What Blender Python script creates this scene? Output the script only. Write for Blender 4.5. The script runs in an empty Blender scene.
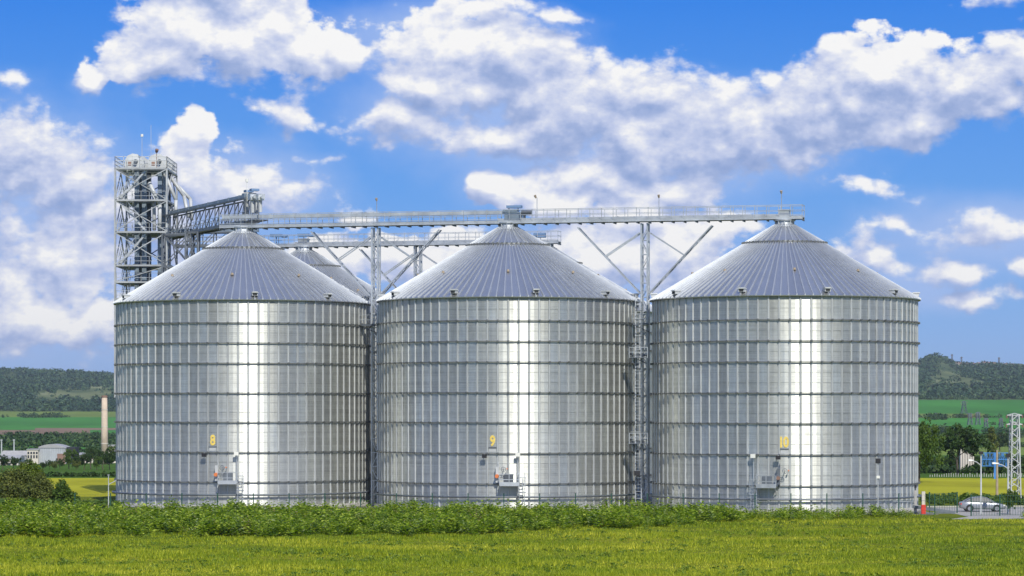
import bpy, math, random
import numpy as np
from mathutils import Vector, Matrix
R_ = math.radians
random.seed(7); rng = np.random.default_rng(7)
sc = bpy.context.scene
C = sc.collection
D = bpy.data

# ------------------------------------------------------------------ camera
F = 2800.0; HZ = 410.0; CH = 10.3
cam_d = D.cameras.new('camera'); cam = D.objects.new('camera', cam_d); C.objects.link(cam)
cam.location = (0, 0, CH); cam.rotation_euler = (R_(90), 0, 0)
cam_d.sensor_width = 36; cam_d.lens = F/1024*36; cam_d.shift_y = (HZ-288)/1024
cam_d.clip_start = 1; cam_d.clip_end = 80000
sc.camera = cam
sc.render.resolution_x = 1024; sc.render.resolution_y = 576
def P(px, py, Y): return Vector(((px-512)*Y/F, Y, CH+(HZ-py)*Y/F))

# ------------------------------------------------------------------ light, sky, exposure
SUN_EL, SUN_AZ = 42.0, 14.0           # azimuth to the right of straight behind the camera
sl = D.lights.new('sun', 'SUN'); so = D.objects.new('sun', sl); C.objects.link(so)
sl.energy = 4.2; sl.angle = R_(0.53); sl.color = (1, 0.955, 0.88)
sdir = Vector((math.sin(R_(SUN_AZ))*math.cos(R_(SUN_EL)), -math.cos(R_(SUN_AZ))*math.cos(R_(SUN_EL)), math.sin(R_(SUN_EL))))
so.rotation_euler = sdir.to_track_quat('Z', 'Y').to_euler()
vs = sc.view_settings
vs.view_transform = 'Standard'; vs.look = 'None'; vs.gamma = 1; vs.exposure = 0.0; vs.use_curve_mapping = False

class NT:
    """small helper for writing node trees"""
    def __init__(s, tree): s.t = tree; s.n = tree.nodes; s.l = tree.links
    def node(s, kind, **kw):
        n = s.n.new(kind)
        for k, v in kw.items(): setattr(n, k, v)
        return n
    def put(s, sock, v):
        if v is None: return
        if hasattr(v, 'is_linked') or isinstance(v, bpy.types.NodeSocket): s.l.new(v, sock)
        else: sock.default_value = v
    def m(s, op, a, b=None, c=None, clamp=False):
        n = s.node('ShaderNodeMath', operation=op, use_clamp=clamp)
        s.put(n.inputs[0], a); s.put(n.inputs[1], b); s.put(n.inputs[2], c)
        return n.outputs[0]
    def v(s, op, a, b=None, scale=None):
        n = s.node('ShaderNodeVectorMath', operation=op)
        s.put(n.inputs[0], a); s.put(n.inputs[1], b)
        if scale is not None: s.put(n.inputs['Scale'], scale)
        return n.outputs['Value'] if op in ('LENGTH', 'DOT_PRODUCT', 'DISTANCE') else n.outputs[0]
    def mix(s, f, a, b, blend='MIX'):
        n = s.node('ShaderNodeMix', data_type='RGBA', blend_type=blend)
        s.put(n.inputs[0], f); s.put(n.inputs[6], a); s.put(n.inputs[7], b)
        return n.outputs[2]
    def rng(s, x, a, b, c=0.0, d=1.0, smooth=False):
        n = s.node('ShaderNodeMapRange', interpolation_type='SMOOTHSTEP' if smooth else 'LINEAR')
        s.put(n.inputs[0], x); s.put(n.inputs[1], a); s.put(n.inputs[2], b); s.put(n.inputs[3], c); s.put(n.inputs[4], d)
        return n.outputs[0]
    def noise(s, vec, scale, detail=4, rough=.5, dist=0.0):
        n = s.node('ShaderNodeTexNoise'); s.put(n.inputs['Vector'], vec)
        n.inputs['Scale'].default_value = scale; n.inputs['Detail'].default_value = detail
        n.inputs['Roughness'].default_value = rough; n.inputs['Distortion'].default_value = dist
        return n.outputs[0]
    def ramp(s, f, stops):
        n = s.node('ShaderNodeValToRGB'); e = n.color_ramp.elements
        while len(e) > 1: e.remove(e[-1])
        e[0].position = stops[0][0]; e[0].color = (*stops[0][1], 1)
        for p, c in stops[1:]:
            q = e.new(p); q.color = (*c, 1)
        s.put(n.inputs[0], f); return n.outputs[0]

# cloud masses: centre and radii in thousandths of a radian (azimuth, elevation), then how dense
def mr(px, py, rx, ry, d=1.0): return ((px-512)/F*1000, (HZ-py)/F*1000, rx/F*1000, ry/F*1000, d)
BLOBS = [mr(*b) for b in [
    (190, 30, 80, 50), (250, 40, 80, 55, 1.2), (312, 55, 56, 38), (105, 74, 26, 18), (215, -20, 100, 50, 1.2), (345, 48, 42, 28), (165, 62, 60, 30), (280, 108, 40, 16, .5),
    (440, 45, 60, 42, .9), (430, 84, 50, 26), (400, 122, 66, 26, .9), (480, 15, 70, 14, .8), (520, 70, 80, 48, 1.1), (560, 110, 90, 60, 1.2), (640, 130, 90, 64, 1.2), (720, 125, 100, 62, 1.2), (800, 110, 90, 58, 1.2),
    (880, 85, 90, 52, 1.2), (960, 95, 80, 46, 1.1), (1040, 80, 80, 46, 1.1), (920, 128, 66, 30, 1), (600, 170, 80, 34, 1), (690, 180, 60, 26, .9), (500, 130, 70, 34, 1), (740, 140, 130, 50, 1.2), (860, 110, 110, 50, 1.2), (620, 90, 110, 40, 1.1), (470, 60, 90, 60, 1.0), (960, 100, 90, 36, 1),
    (10, 150, 90, 56, .9), (70, 175, 70, 50, .8), (60, 250, 120, 66, .8), (20, 320, 110, 40, .8), (110, 325, 60, 26, .9), (196, 142, 26, 24, 1), (180, 175, 50, 34, 1), (245, 185, 76, 34, .9), (150, 215, 90, 50, .9),
    (490, 200, 32, 22, 1), (560, 200, 60, 24, 1), (640, 212, 60, 24, 1), (690, 240, 66, 40, 1.1), (600, 262, 110, 44, 1.1), (350, 216, 30, 12, .5), (430, 262, 100, 36, 1.1), (330, 262, 60, 26, 1),
    (895, 222, 44, 12, .55), (990, 230, 74, 22, .6), (950, 270, 44, 18, .85), (975, 303, 46, 13, .8), (870, 262, 50, 30, .7), (1035, 268, 26, 20, 1),
    (15, 78, 30, 8, .42), (308, 154, 28, 7, .45), (990, 8, 36, 12, .5), (850, 190, 44, 8, .36), (545, 22, 44, 8, .45)]]

w = D.worlds.new('World'); sc.world = w; w.use_nodes = True
t = NT(w.node_tree)
bg = t.n['Background']
sky = t.node('ShaderNodeTexSky', sky_type='NISHITA')
sky.sun_disc = False; sky.sun_elevation = R_(SUN_EL); sky.sun_rotation = R_(180-SUN_AZ)
sky.altitude = 200; sky.air_density = 1.0; sky.dust_density = 0.4; sky.ozone_density = 2.5
tc = t.node('ShaderNodeTexCoord')
gen = t.v('NORMALIZE', tc.outputs['Generated'])
sep = t.node('ShaderNodeSeparateXYZ'); t.put(sep.inputs[0], gen)
az = t.m('MULTIPLY', t.m('ARCTAN2', sep.outputs[0], sep.outputs[1]), 1000)
el = t.m('MULTIPLY', t.m('ARCSINE', sep.outputs[2]), 1000)
pcomb = t.node('ShaderNodeCombineXYZ'); t.put(pcomb.inputs[0], az); t.put(pcomb.inputs[1], el)
pos = pcomb.outputs[0]
def cloud_group():
    g = D.node_groups.new('cloud_density', 'ShaderNodeTree')
    g.interface.new_socket('P', in_out='INPUT', socket_type='NodeSocketVector')
    g.interface.new_socket('D', in_out='OUTPUT', socket_type='NodeSocketFloat')
    q = NT(g); gi = q.node('NodeGroupInput'); go = q.node('NodeGroupOutput')
    p = gi.outputs[0]
    wn = q.node('ShaderNodeTexNoise'); q.put(wn.inputs['Vector'], p); wn.inputs['Scale'].default_value = .03; wn.inputs['Detail'].default_value = 3
    warp = q.v('SCALE', q.v('SUBTRACT', wn.outputs[1], (.5, .5, .5)), None, 26)
    n0 = q.noise(q.v('MULTIPLY', p, (1, 1.6, 1)), .0075, 3, .5)
    vo = q.node('ShaderNodeTexVoronoi', feature='F1', voronoi_dimensions='2D', normalize=True)
    q.put(vo.inputs['Vector'], q.v('ADD', q.v('MULTIPLY', p, (1, 1.35, 1)), q.v('SCALE', warp, None, .45)))
    vo.inputs['Scale'].default_value = .075; vo.inputs['Detail'].default_value = 2; vo.inputs['Roughness'].default_value = .55
    bil = q.m('SUBTRACT', .30, vo.outputs['Distance'])
    n1 = q.noise(q.v('MULTIPLY', p, (1, 1.5, 1)), .055, 7, .62, 0)
    pw = q.v('ADD', p, warp)
    f = None
    for cx, cy, rx, ry, dn in BLOBS:
        d = q.v('LENGTH', q.v('MULTIPLY', q.v('SUBTRACT', pw, (cx, cy, 0)), (1/rx, 1/ry, 0)))
        d = q.m('MULTIPLY_ADD', d, -dn, dn)
        f = d if f is None else q.m('SMOOTH_MAX', f, d, .22)
    # far outside the frame: broken cumulus of the same kind, by noise alone
    far = q.m('MULTIPLY', q.m('SUBTRACT', n0, .49), 5.0)
    s2 = q.node('ShaderNodeSeparateXYZ'); q.put(s2.inputs[0], p)
    out = q.m('MAXIMUM', q.m('SUBTRACT', q.m('ABSOLUTE', s2.outputs[0]), 205), q.m('SUBTRACT', s2.outputs[1], 165))
    k = q.rng(out, -10, 50, 0, 1, True)
    f = q.m('ADD', q.m('MULTIPLY', q.m('MAXIMUM', f, -1.1), q.m('SUBTRACT', 1.0, k)), q.m('MULTIPLY', far, k))
    q.put(go.inputs[0], q.m('ADD', q.m('ADD', f, q.m('MULTIPLY', bil, BIL)), q.m('MULTIPLY', q.m('SUBTRACT', n1, .5), FBM)))
    return g
BIL, FBM = .95, 1.65
G = cloud_group()
def dens(p):
    n = t.node('ShaderNodeGroup'); n.node_tree = G; t.put(n.inputs[0], p); return n.outputs[0]
d0 = dens(pos)
d1 = dens(t.v('ADD', pos, (2.0, 6.0, 0)))
def soft(blobs):
    f = None
    for px, py, rx, ry in blobs:
        cx, cy, rx, ry, _ = mr(px, py, rx, ry)
        d = t.m('SUBTRACT', 1.0, t.v('LENGTH', t.v('MULTIPLY', t.v('SUBTRACT', pos, (cx, cy, 0)), (1/rx, 1/ry, 0))))
        f = d if f is None else t.m('SMOOTH_MAX', f, d, .3)
    return f
# sunlit cumulus heads, and the thin lavender sheets between the clouds
sun_heads = t.rng(soft([(220, 5, 130, 70), (310, 45, 70, 40), (110, 70, 40, 30), (430, 30, 90, 40), (560, 205, 120, 40), (640, 245, 150, 60), (400, 250, 110, 50), (195, 138, 50, 40), (60, 300, 80, 60), (900, 40, 90, 30), (430, 85, 60, 24)]), -.15, .45, 0, 1, True)
sheets = t.rng(t.m('ADD', soft([(30, 250, 190, 170), (240, 190, 130, 60), (620, 150, 260, 80), (460, 110, 150, 50), (980, 235, 150, 50), (900, 290, 90, 40), (440, 40, 160, 50), (560, 270, 260, 60)]), t.m('MULTIPLY', d0, .25)), -.25, .75, 0, .8, True)
alpha = t.rng(d0, -.04, t.rng(sun_heads, 0, 1, .46, .18), 0, 1, True)
lit = t.m('SUBTRACT', d0, d1)
lit = t.m('SUBTRACT', lit, t.m('MULTIPLY', t.m('MAXIMUM', d0, 0), .08))
lit = t.m('ADD', t.rng(lit, -.85, .68, 0, 1), t.rng(sun_heads, 0, 1, -.05, .15))
ccol = t.ramp(lit, [(0, (.27, .38, .68)), (.28, (.38, .48, .76)), (.48, (.56, .63, .86)), (.66, (.74, .78, .92)), (.86, (.99, .985, .98))])
SKY_K = .10
# the photograph's deep clean-air blue, paling to the horizon
blue = t.ramp(t.rng(el, 0, 400, 0, 1), [(0, (.30, .49, .85)), (.07, (.22, .44, .86)), (.20, (.10, .34, .86)), (.36, (.014, .215, .82)), (.7, (.01, .15, .62)), (1, (.01, .11, .48))])
base_sky = t.mix(.08, t.v('SCALE', blue, None, 1/SKY_K), sky.outputs[0])
cl = t.v('SCALE', ccol, None, .97/SKY_K)
base_sky = t.mix(sheets, base_sky, (.40/SKY_K, .54/SKY_K, .88/SKY_K, 1))
skyc = t.mix(alpha, base_sky, cl)
t.put(bg.inputs[0], skyc); bg.inputs[1].default_value = SKY_K
w.cycles.sampling_method = 'MANUAL'; w.cycles.sample_map_resolution = 512

# ------------------------------------------------------------------ object helpers
def tag(o, label=None, cat=None, group=None, kind=None):
    if label: o['label'] = label
    if cat: o['category'] = cat
    if group: o['group'] = group
    if kind: o['kind'] = kind
    return o
def empty(name, loc=(0, 0, 0), rz=0, **k):
    o = D.objects.new(name, None); C.objects.link(o); o.location = loc; o.rotation_euler = (0, 0, rz)
    o.empty_display_size = .5
    return tag(o, **k)
def link(name, me, parent=None, loc=(0, 0, 0), rz=0, **k):
    o = D.objects.new(name, me); C.objects.link(o); o.location = loc; o.rotation_euler = (0, 0, rz)
    if parent: o.parent = parent
    return tag(o, **k)
def copy_tree(o, parent=None):
    c = o.copy(); C.objects.link(c); c.parent = parent
    for ch in list(o.children): copy_tree(ch, c)
    return c
class MB:
    def __init__(s): s.v = []; s.f = []
    def add(s, vs, fs):
        b = len(s.v); s.v += [tuple(x) for x in vs]; s.f += [tuple(b+i for i in q) for q in fs]; return s
    def box(s, a, b):
        (x0, y0, z0), (x1, y1, z1) = a, b
        return s.add([(x0,y0,z0),(x1,y0,z0),(x1,y1,z0),(x0,y1,z0),(x0,y0,z1),(x1,y0,z1),(x1,y1,z1),(x0,y1,z1)],
                     [(0,3,2,1),(4,5,6,7),(0,1,5,4),(1,2,6,5),(2,3,7,6),(3,0,4,7)])
    def cbox(s, c, d): return s.box([c[i]-d[i]/2 for i in range(3)], [c[i]+d[i]/2 for i in range(3)])
    def bar(s, a, b, w, h=None, up=(0, 0, 1)):
        a, b = Vector(a), Vector(b); h = h or w; d = (b-a).normalized(); up = Vector(up)
        if abs(d.dot(up)) > .98: up = Vector((1, 0, 0))
        x = d.cross(up).normalized()*w/2; y = x.cross(d).normalized()*h/2
        vs = [p+i*x+j*y for p in (a, b) for i, j in ((-1,-1),(1,-1),(1,1),(-1,1))]
        return s.add(vs, [(0,1,2,3),(7,6,5,4),(0,4,5,1),(1,5,6,2),(2,6,7,3),(3,7,4,0)])
    def tube(s, a, b, r0, r1=None, n=8, cap=True):
        a, b = Vector(a), Vector(b); r1 = r0 if r1 is None else r1; d = (b-a).normalized()
        u = d.orthogonal().normalized(); v = d.cross(u)
        vs = [p+r*(math.cos(2*math.pi*i/n)*u+math.sin(2*math.pi*i/n)*v) for p, r in ((a, r0), (b, r1)) for i in range(n)]
        fs = [(i, (i+1) % n, n+(i+1) % n, n+i) for i in range(n)]
        if cap: fs += [tuple(reversed(range(n))), tuple(range(n, 2*n))]
        return s.add(vs, fs)
    def path(s, pts, r, n=6):
        for a, b in zip(pts, pts[1:]): s.tube(a, b, r, n=n)
        return s
    def lathe(s, prof, n=32, a0=0.0, a1=2*math.pi):
        full = abs(a1-a0-2*math.pi) < 1e-6; m = n if full else n+1; b = []
        for r, z in prof:
            for i in range(m):
                a = a0+(a1-a0)*i/n; b.append((r*math.cos(a), r*math.sin(a), z))
        fs = []
        for k in range(len(prof)-1):
            for i in range(n):
                j = (i+1) % m; fs.append((k*m+i, k*m+j, (k+1)*m+j, (k+1)*m+i))
        return s.add(b, fs)
    def mesh(s, name, mat, smooth=False):
        me = D.meshes.new(name); me.from_pydata(s.v, [], s.f); me.materials.append(mat)
        if smooth: me.shade_smooth()
        me.update(); return me
    def build(s, name, mat, parent=None, smooth=False, **k): return link(name, s.mesh(name, mat, smooth), parent, **k)
def npmesh(name, V, Fq, mat, smooth=False, nside=4):
    """mesh from numpy arrays of vertices and equal-sided faces"""
    me = D.meshes.new(name); V = np.asarray(V, np.float32); Fq = np.asarray(Fq, np.int32)
    me.vertices.add(len(V)); me.vertices.foreach_set('co', V.ravel())
    me.loops.add(Fq.size); me.loops.foreach_set('vertex_index', Fq.ravel())
    me.polygons.add(len(Fq)); me.polygons.foreach_set('loop_start', np.arange(0, Fq.size, nside, dtype=np.int32))
    me.polygons.foreach_set('loop_total', np.full(len(Fq), nside, np.int32))
    me.materials.append(mat); me.update(calc_edges=True)
    if smooth: me.shade_smooth()
    return me

# ------------------------------------------------------------------ materials
def material(name, color, rough=.6, metal=0.0, fn=None, spec=.5):
    m = D.materials.new(name); m.use_nodes = True; q = NT(m.node_tree); b = q.n['Principled BSDF']
    b.inputs['Base Color'].default_value = (*color, 1); b.inputs['Roughness'].default_value = rough
    b.inputs['Metallic'].default_value = metal; b.inputs['Specular IOR Level'].default_value = spec
    if fn: fn(q, b)
    return m
def vary(scale, amt=.25, axis=(1, 1, 1), detail=5, rrand=0.0):
    """colour wear by object-space noise, with a small random value per object"""
    def fn(q, b):
        g = q.node('ShaderNodeNewGeometry')
        n = q.noise(q.v('MULTIPLY', g.outputs['Position'], axis), scale, detail, .6)
        f = q.rng(n, .3, .7, 1-amt, 1+amt)
        if rrand:
            oi = q.node('ShaderNodeObjectInfo'); f = q.m('MULTIPLY', f, q.rng(oi.outputs['Random'], 0, 1, 1-rrand, 1+rrand))
        col = tuple(b.inputs['Base Color'].default_value)
        q.put(b.inputs['Base Color'], q.v('SCALE', col[:3], None, f))
    return fn
def wall_fn(q, b):
    g = q.node('ShaderNodeNewGeometry'); P_ = g.outputs['Position']
    oi = q.node('ShaderNodeObjectInfo'); r = oi.outputs['Random']
    spangle = q.noise(P_, 2.2, 6, .7)
    streak = q.noise(q.v('MULTIPLY', P_, (2.6, 2.6, .22)), 1.0, 5, .6)
    lines = q.noise(q.v('MULTIPLY', P_, (.15, .15, 9.0)), 1.0, 2, .6)
    f = q.m('MULTIPLY', q.rng(spangle, .3, .7, .92, 1.06), q.rng(streak, .3, .72, .86, 1.08))
    f = q.m('MULTIPLY', f, q.rng(lines, .3, .7, .88, 1.1))
    f = q.m('MULTIPLY', f, q.rng(r, 0, 1, .78, 1.06))
    q.put(b.inputs['Base Color'], q.v('SCALE', (.67, .685, .635), None, f))
    q.put(b.inputs['Roughness'], q.m('ADD', q.rng(streak, .3, .7, .44, .35), q.m('MULTIPLY', q.m('FRACT', q.m('MULTIPLY', r, 7.3)), .17)))
    b.inputs['Anisotropic'].default_value = .82
    tan = q.v('NORMALIZE', q.v('CROSS_PRODUCT', g.outputs['True Normal'], (0, 0, 1)))
    q.put(b.inputs['Tangent'], tan)
    b.inputs['Anisotropic Rotation'].default_value = ANI_ROT
ANI_ROT = .25
M = {}
M['wall'] = material('galvanised_corrugated_sheet', (.7, .7, .7), .4, .80, wall_fn)
def roof_fn(q, b):
    vary(.6, .05, (1, 1, 1), 5, .05)(q, b)
M['roof'] = material('galvanised_roof_sheet', (.57, .575, .56), .32, .9, roof_fn)
M['stiff'] = material('galvanised_stiffener', (.56, .575, .55), .50, .6, vary(1.1, .14, (2, 2, .3), 4, .08))
M['ring'] = material('weathered_ring_steel', (.17, .18, .175), .5, .6, vary(.9, .2))
M['rib'] = material('rolled_roof_rib', (.52, .55, .57), .6, .85, vary(.9, .1))
M['tower'] = material('tower_steel', (.42, .44, .44), .5, .3, vary(.5, .25, (1, 1, 1), 5, .1))
M['galv'] = material('galvanised_steel', (.56, .59, .60), .5, .75, vary(.7, .22, (1, 1, 1), 5, .1))
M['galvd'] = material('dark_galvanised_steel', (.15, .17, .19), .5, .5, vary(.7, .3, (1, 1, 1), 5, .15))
M['galvb'] = material('blue_grey_duct_steel', (.25, .31, .36), .45, .5, vary(.6, .2))
M['pale'] = material('pale_painted_steel', (.52, .54, .53), .5, .1, vary(.5, .2, (1, 1, 1), 5, .08))
M['black'] = material('black_plastic', (.02, .02, .022), .5)
M['yellow'] = material('yellow_paint', (.80, .60, .13), .6, 0, vary(3, .18))
M['orange'] = material('orange_paint', (.70, .20, .06), .5)
M['red'] = material('red_paint', (.70, .05, .03), .5)
M['blue'] = material('blue_paint', (.05, .22, .60), .5, 0, vary(.8, .2))
M['bluebox'] = material('blue_grey_paint', (.16, .26, .42), .5)
M['lamp'] = material('lamp_glass', (.80, .80, .72), .3)
M['green'] = material('green_coated_wire', (.012, .07, .045), .5)
M['concrete'] = material('concrete', (.42, .41, .38), .85, 0, vary(.8, .15))
M['gravel'] = material('gravel', (.17, .165, .13), .95, 0, vary(.8, .3))
M['white'] = material('white_wall', (.62, .57, .48), .8, 0, vary(.25, .15))
M['cream'] = material('cream_brick', (.58, .47, .35), .85, 0, vary(.5, .15))
M['shed'] = material('weathered_sheet_cladding', (.40, .42, .44), .6, .2, vary(.12, .28, (1, 1, 1), 6))
M['rust'] = material('rusty_sheet', (.26, .16, .12), .8, 0, vary(.2, .3))
M['glass'] = material('dark_window_glass', (.03, .04, .05), .4, spec=.25)
M['dark'] = material('dark_opening', (.03, .035, .04), .8)
M['rooft'] = material('grey_roofing', (.34, .34, .34), .8, 0, vary(.1, .2))
M['bark'] = material('bark', (.10, .08, .06), .9, 0, vary(2, .3))
M['wood'] = material('weathered_pole_wood', (.38, .31, .22), .85, 0, vary(2, .2))
M['car'] = material('silver_car_paint', (.36, .38, .40), .30, .5)
M['tyre'] = material('tyre_rubber', (.02, .02, .02), .8)
M['rim'] = material('alloy_rim', (.5, .5, .5), .35, .9)
M['asphalt'] = material('pale_road_surface', (.33, .32, .30), .9, 0, vary(.35, .12, (1, 1, 1), 6))
M['kerb'] = material('kerb_stone', (.45, .44, .41), .85, 0, vary(1, .15))
def leafmat(name, c0, c1, c2, scale=.5, trans=.25, tcol=None):
    def fn(q, b):
        g = q.node('ShaderNodeNewGeometry')
        n = q.noise(g.outputs['Position'], scale, 4, .65)
        n2 = g.outputs['Random Per Island']
        f = q.m('ADD', q.m('MULTIPLY', n, .6), q.m('MULTIPLY', n2, .4))
        col = q.ramp(f, [(.28, c0), (.5, c1), (.74, c2)])
        q.put(b.inputs['Base Color'], col)
        b.inputs['Specular IOR Level'].default_value = .3
        tr = q.node('ShaderNodeBsdfTranslucent'); q.put(tr.inputs[0], q.mix(1.0, col, (1.25, 1.3, .6, 1), 'MULTIPLY'))
        mx = q.node('ShaderNodeMixShader'); mx.inputs[0].default_value = trans
        q.l.new(b.outputs[0], mx.inputs[1]); q.l.new(tr.outputs[0], mx.inputs[2])
        q.l.new(mx.outputs[0], q.n['Material Output'].inputs[0])
    return material(name, c1, .6, 0, fn)
M['leaf_dark'] = leafmat('dark_green_leaves', (.015, .035, .008), (.035, .075, .012), (.07, .12, .02), .35)
M['leaf_mid'] = leafmat('mid_green_leaves', (.03, .07, .008), (.07, .13, .015), (.13, .20, .03), .35)
M['leaf_olive'] = leafmat('olive_green_leaves', (.04, .065, .012), (.11, .14, .025), (.21, .23, .05), .5)
M['leaf_bright'] = leafmat('yellow_green_leaves', (.06, .10, .008), (.12, .18, .012), (.20, .25, .02), .4)
M['leaf_far'] = leafmat('far_forest_leaves', (.012, .040, .016), (.034, .082, .028), (.095, .150, .050), .006, .1)
M['leaf_farl'] = leafmat('far_hedge_leaves', (.018, .045, .012), (.04, .085, .016), (.07, .12, .025), .02, .1)
M['weed'] = leafmat('broad_weed_leaves', (.035, .085, .004), (.19, .30, .008), (.48, .56, .08), .9, .35)
M['weeddark'] = leafmat('narrow_weed_leaves', (.02, .06, .006), (.07, .15, .012), (.16, .26, .04), 1.2, .3)
M['weeddry'] = leafmat('dry_weed_stalks', (.18, .14, .05), (.30, .24, .09), (.42, .36, .16), 1.2, .2)
M['herb'] = leafmat('low_herb_leaves', (.04, .09, .005), (.12, .20, .01), (.26, .34, .06), .6, .25)
M['weedpale'] = leafmat('pale_weed_leaves', (.16, .24, .06), (.28, .36, .13), (.40, .46, .22), .9, .25)
def grassy(q, b, c0, c1, c2, s=.035):
    g = q.node('ShaderNodeNewGeometry'); p = g.outputs['Position']
    n = q.noise(q.v('MULTIPLY', p, (.6, 1, 1)), s, 6, .62)
    n2 = q.noise(p, .5, 5, .7)
    f = q.m('ADD', q.m('MULTIPLY', n, .72), q.m('MULTIPLY', n2, .28))
    q.put(b.inputs['Base Color'], q.ramp(f, [(.36, c0), (.5, c1), (.64, c2)]))
M['ground'] = material('meadow_soil_and_turf', (.1, .14, .02), .95, 0, lambda q, b: grassy(q, b, (.05, .08, .004), (.13, .16, .006), (.22, .22, .012)), .1)
def blade_fn(q, b):
    grassy(q, b, (.13, .23, .006), (.30, .37, .010), (.52, .54, .03), .075)
    g = [n for n in q.n if n.type == 'NEW_GEOMETRY'][0]
    base = b.inputs['Base Color'].links[0].from_socket
    c = q.mix(1.0, base, q.ramp(g.outputs['Random Per Island'], [(0, (.35, .45, .4)), (.5, (.9, .95, 1)), (.85, (1.3, 1.2, 1.3)), (1, (2.1, 1.8, 4))]), 'MULTIPLY')
    q.put(b.inputs['Base Color'], c)
    tr = q.node('ShaderNodeBsdfTranslucent'); q.put(tr.inputs[0], c)
    mx = q.node('ShaderNodeMixShader'); mx.inputs[0].default_value = .3
    q.l.new(b.outputs[0], mx.inputs[1]); q.l.new(tr.outputs[0], mx.inputs[2]); q.l.new(mx.outputs[0], q.n['Material Output'].inputs[0])
M['blade'] = material('grass_blades', (.15, .2, .01), .6, 0, blade_fn, .3)
def field(name, c, s, amt, axis=(1, 1, 1)): return material(name, c, .95, 0, vary(s, amt, axis, 6), .05)
M['yellowf'] = field('yellow_flowering_field', (.33, .325, .02), .06, .28, (1, .5, 1))
M['greenf'] = field('bright_green_crop', (.055, .20, .030), .006, .30, (1, .3, 1))
M['palegreenf'] = field('pale_green_field', (.15, .21, .04), .006, .25, (1, .3, 1))
M['brownf'] = field('ploughed_soil', (.22, .15, .10), .006, .18, (1, .3, 1))
M['darkgreenf'] = field('dark_green_crop', (.06, .12, .012), .02, .25)
M['hillf'] = material('hill_grass_and_scrub', (.1, .12, .05), .95, 0, lambda q, b: grassy(q, b, (.05, .085, .03), (.13, .16, .06), (.24, .26, .13), .004), .05)
M['forestf'] = material('forest_floor', (.07, .10, .035), .95, 0, vary(.004, .3), .05)

# ------------------------------------------------------------------ terrain
def lerp_tab(tab, x):
    xs = [a for a, _ in tab]; ys = [b for _, b in tab]
    return float(np.interp(x, xs, ys))
def zz(u, v):     # cheap value wobble
    return math.sin(u*.037+v*.0011)+.6*math.sin(u*.083+1.3-v*.0023)+.4*math.sin(u*.19+v*.0041+.7)
LEFT = [(330, 497.4), (430, 477), (700, 470), (1000, 463), (1300, 453), (1700, 442), (2150, 436.5), (3000, 428), (3800, 413.5), (4300, 404), (5000, 390)]
RIGHT = [(330, 497.4), (430, 477), (700, 470), (1000, 463), (1300, 453), (1700, 442), (2200, 432), (2800, 418), (3300, 407), (3700, 400), (4400, 386)]
CREST = [(-700, 378), (-200, 366), (0, 370), (60, 372), (115, 376.5), (250, 370), (500, 362), (800, 368), (900, 368), (918, 363), (930, 357.5), (938, 356), (946, 360), (956, 365), (970, 366.5), (985, 365), (1024, 369), (1300, 358), (1700, 376)]
def ypx(u, Y):
    wr = min(1, max(0, (u-250)/450)); wr = wr*wr*(3-2*wr)
    cr = lerp_tab(CREST, u)
    a = lerp_tab(LEFT+[(6200, cr)], Y); b = lerp_tab(RIGHT+[(6200, cr)], Y)
    y = a*(1-wr)+b*wr
    k = min(1, max(0, (Y-3800)/900))*min(1, max(0, (6300-Y)/500)+.12)
    return y+k*zz(u*.8, Y)*1.5
def ground_z(X, Y):
    if Y <= 330: return 0.0
    u = 512+X/Y*F
    if Y > 6200:
        z = CH+(HZ-ypx(u, 6200))*6200/F
        return z*max(0, 1-(Y-6200)/5000)
    z = CH+(HZ-ypx(u, Y))*Y/F
    k = min(1, max(0, (Y-330)/100))
    return z*k
rows = sorted(set([330, 333, 345, 360, 380, 400, 415, 425, 430, 437, 445, 480, 520, 580, 640, 700, 780, 860, 940, 1000, 1080, 1160, 1240, 1300, 1400, 1500, 1600, 1700, 1800, 1900, 2000, 2150, 2220, 2300, 2450, 2600, 2750, 2800, 2850, 3000, 3150, 3300, 3450, 3600, 3700, 3800]+list(range(3900, 6300, 75))+[6200, 6500, 7200, 8500, 11200, 20000, 40000]))
us = [-90000, -50000, -25000, -12000, -6000, -3000, -1800, -1200, -800, -500]+list(range(-300, 1330, 5))+[1500, 1800, 2300, 3500, 6500, 13000, 25000, 50000, 90000]
def region(u, Y):
    wob = 3*math.sin(u*.05)
    left = u < 520
    if Y < 333: return 'ground'
    if Y < 425: return 'yellow_field'
    if Y < 445: return 'dark_green_field'
    if Y < 1240: return 'meadow'
    if left:
        if Y < 1900: return 'green_field'
        if Y < 2150: return 'pale_green_field'
        if Y < 2800: return 'ploughed_field' if u < 95+wob else 'green_field'
        if Y < 3000: return 'green_field' if u < 34 else 'ploughed_field'
        if Y < 3600: return 'green_field'
        if Y < 3900: return 'pale_green_field'
        if 4480+60*math.sin(u*.13)+40*math.sin(u*.41) < Y < 4850+(u-34)*8+90*math.sin(u*.21)+70*math.sin(u*.57) and 32+.02*(Y-4500) < u < 114: return 'hill_meadow'
        return 'hills'
    if Y < 1500: return 'pale_green_field'
    if Y < 2150: return 'meadow' if u < 985 else 'pale_green_field'
    if Y < 2800: return 'green_field'
    if Y < 3000: return 'pale_green_field' if u < 985 else 'green_field'
    if Y < 3700: return 'green_field'
    if 4300 < Y < 5900 and 925+(Y-4300)*.008+3*math.sin(Y*.011) < u < 992-(Y-4300)*.025+6*math.sin(Y*.007)+3*math.sin(Y*.019): return 'hill_meadow'
    return 'hills'
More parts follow.
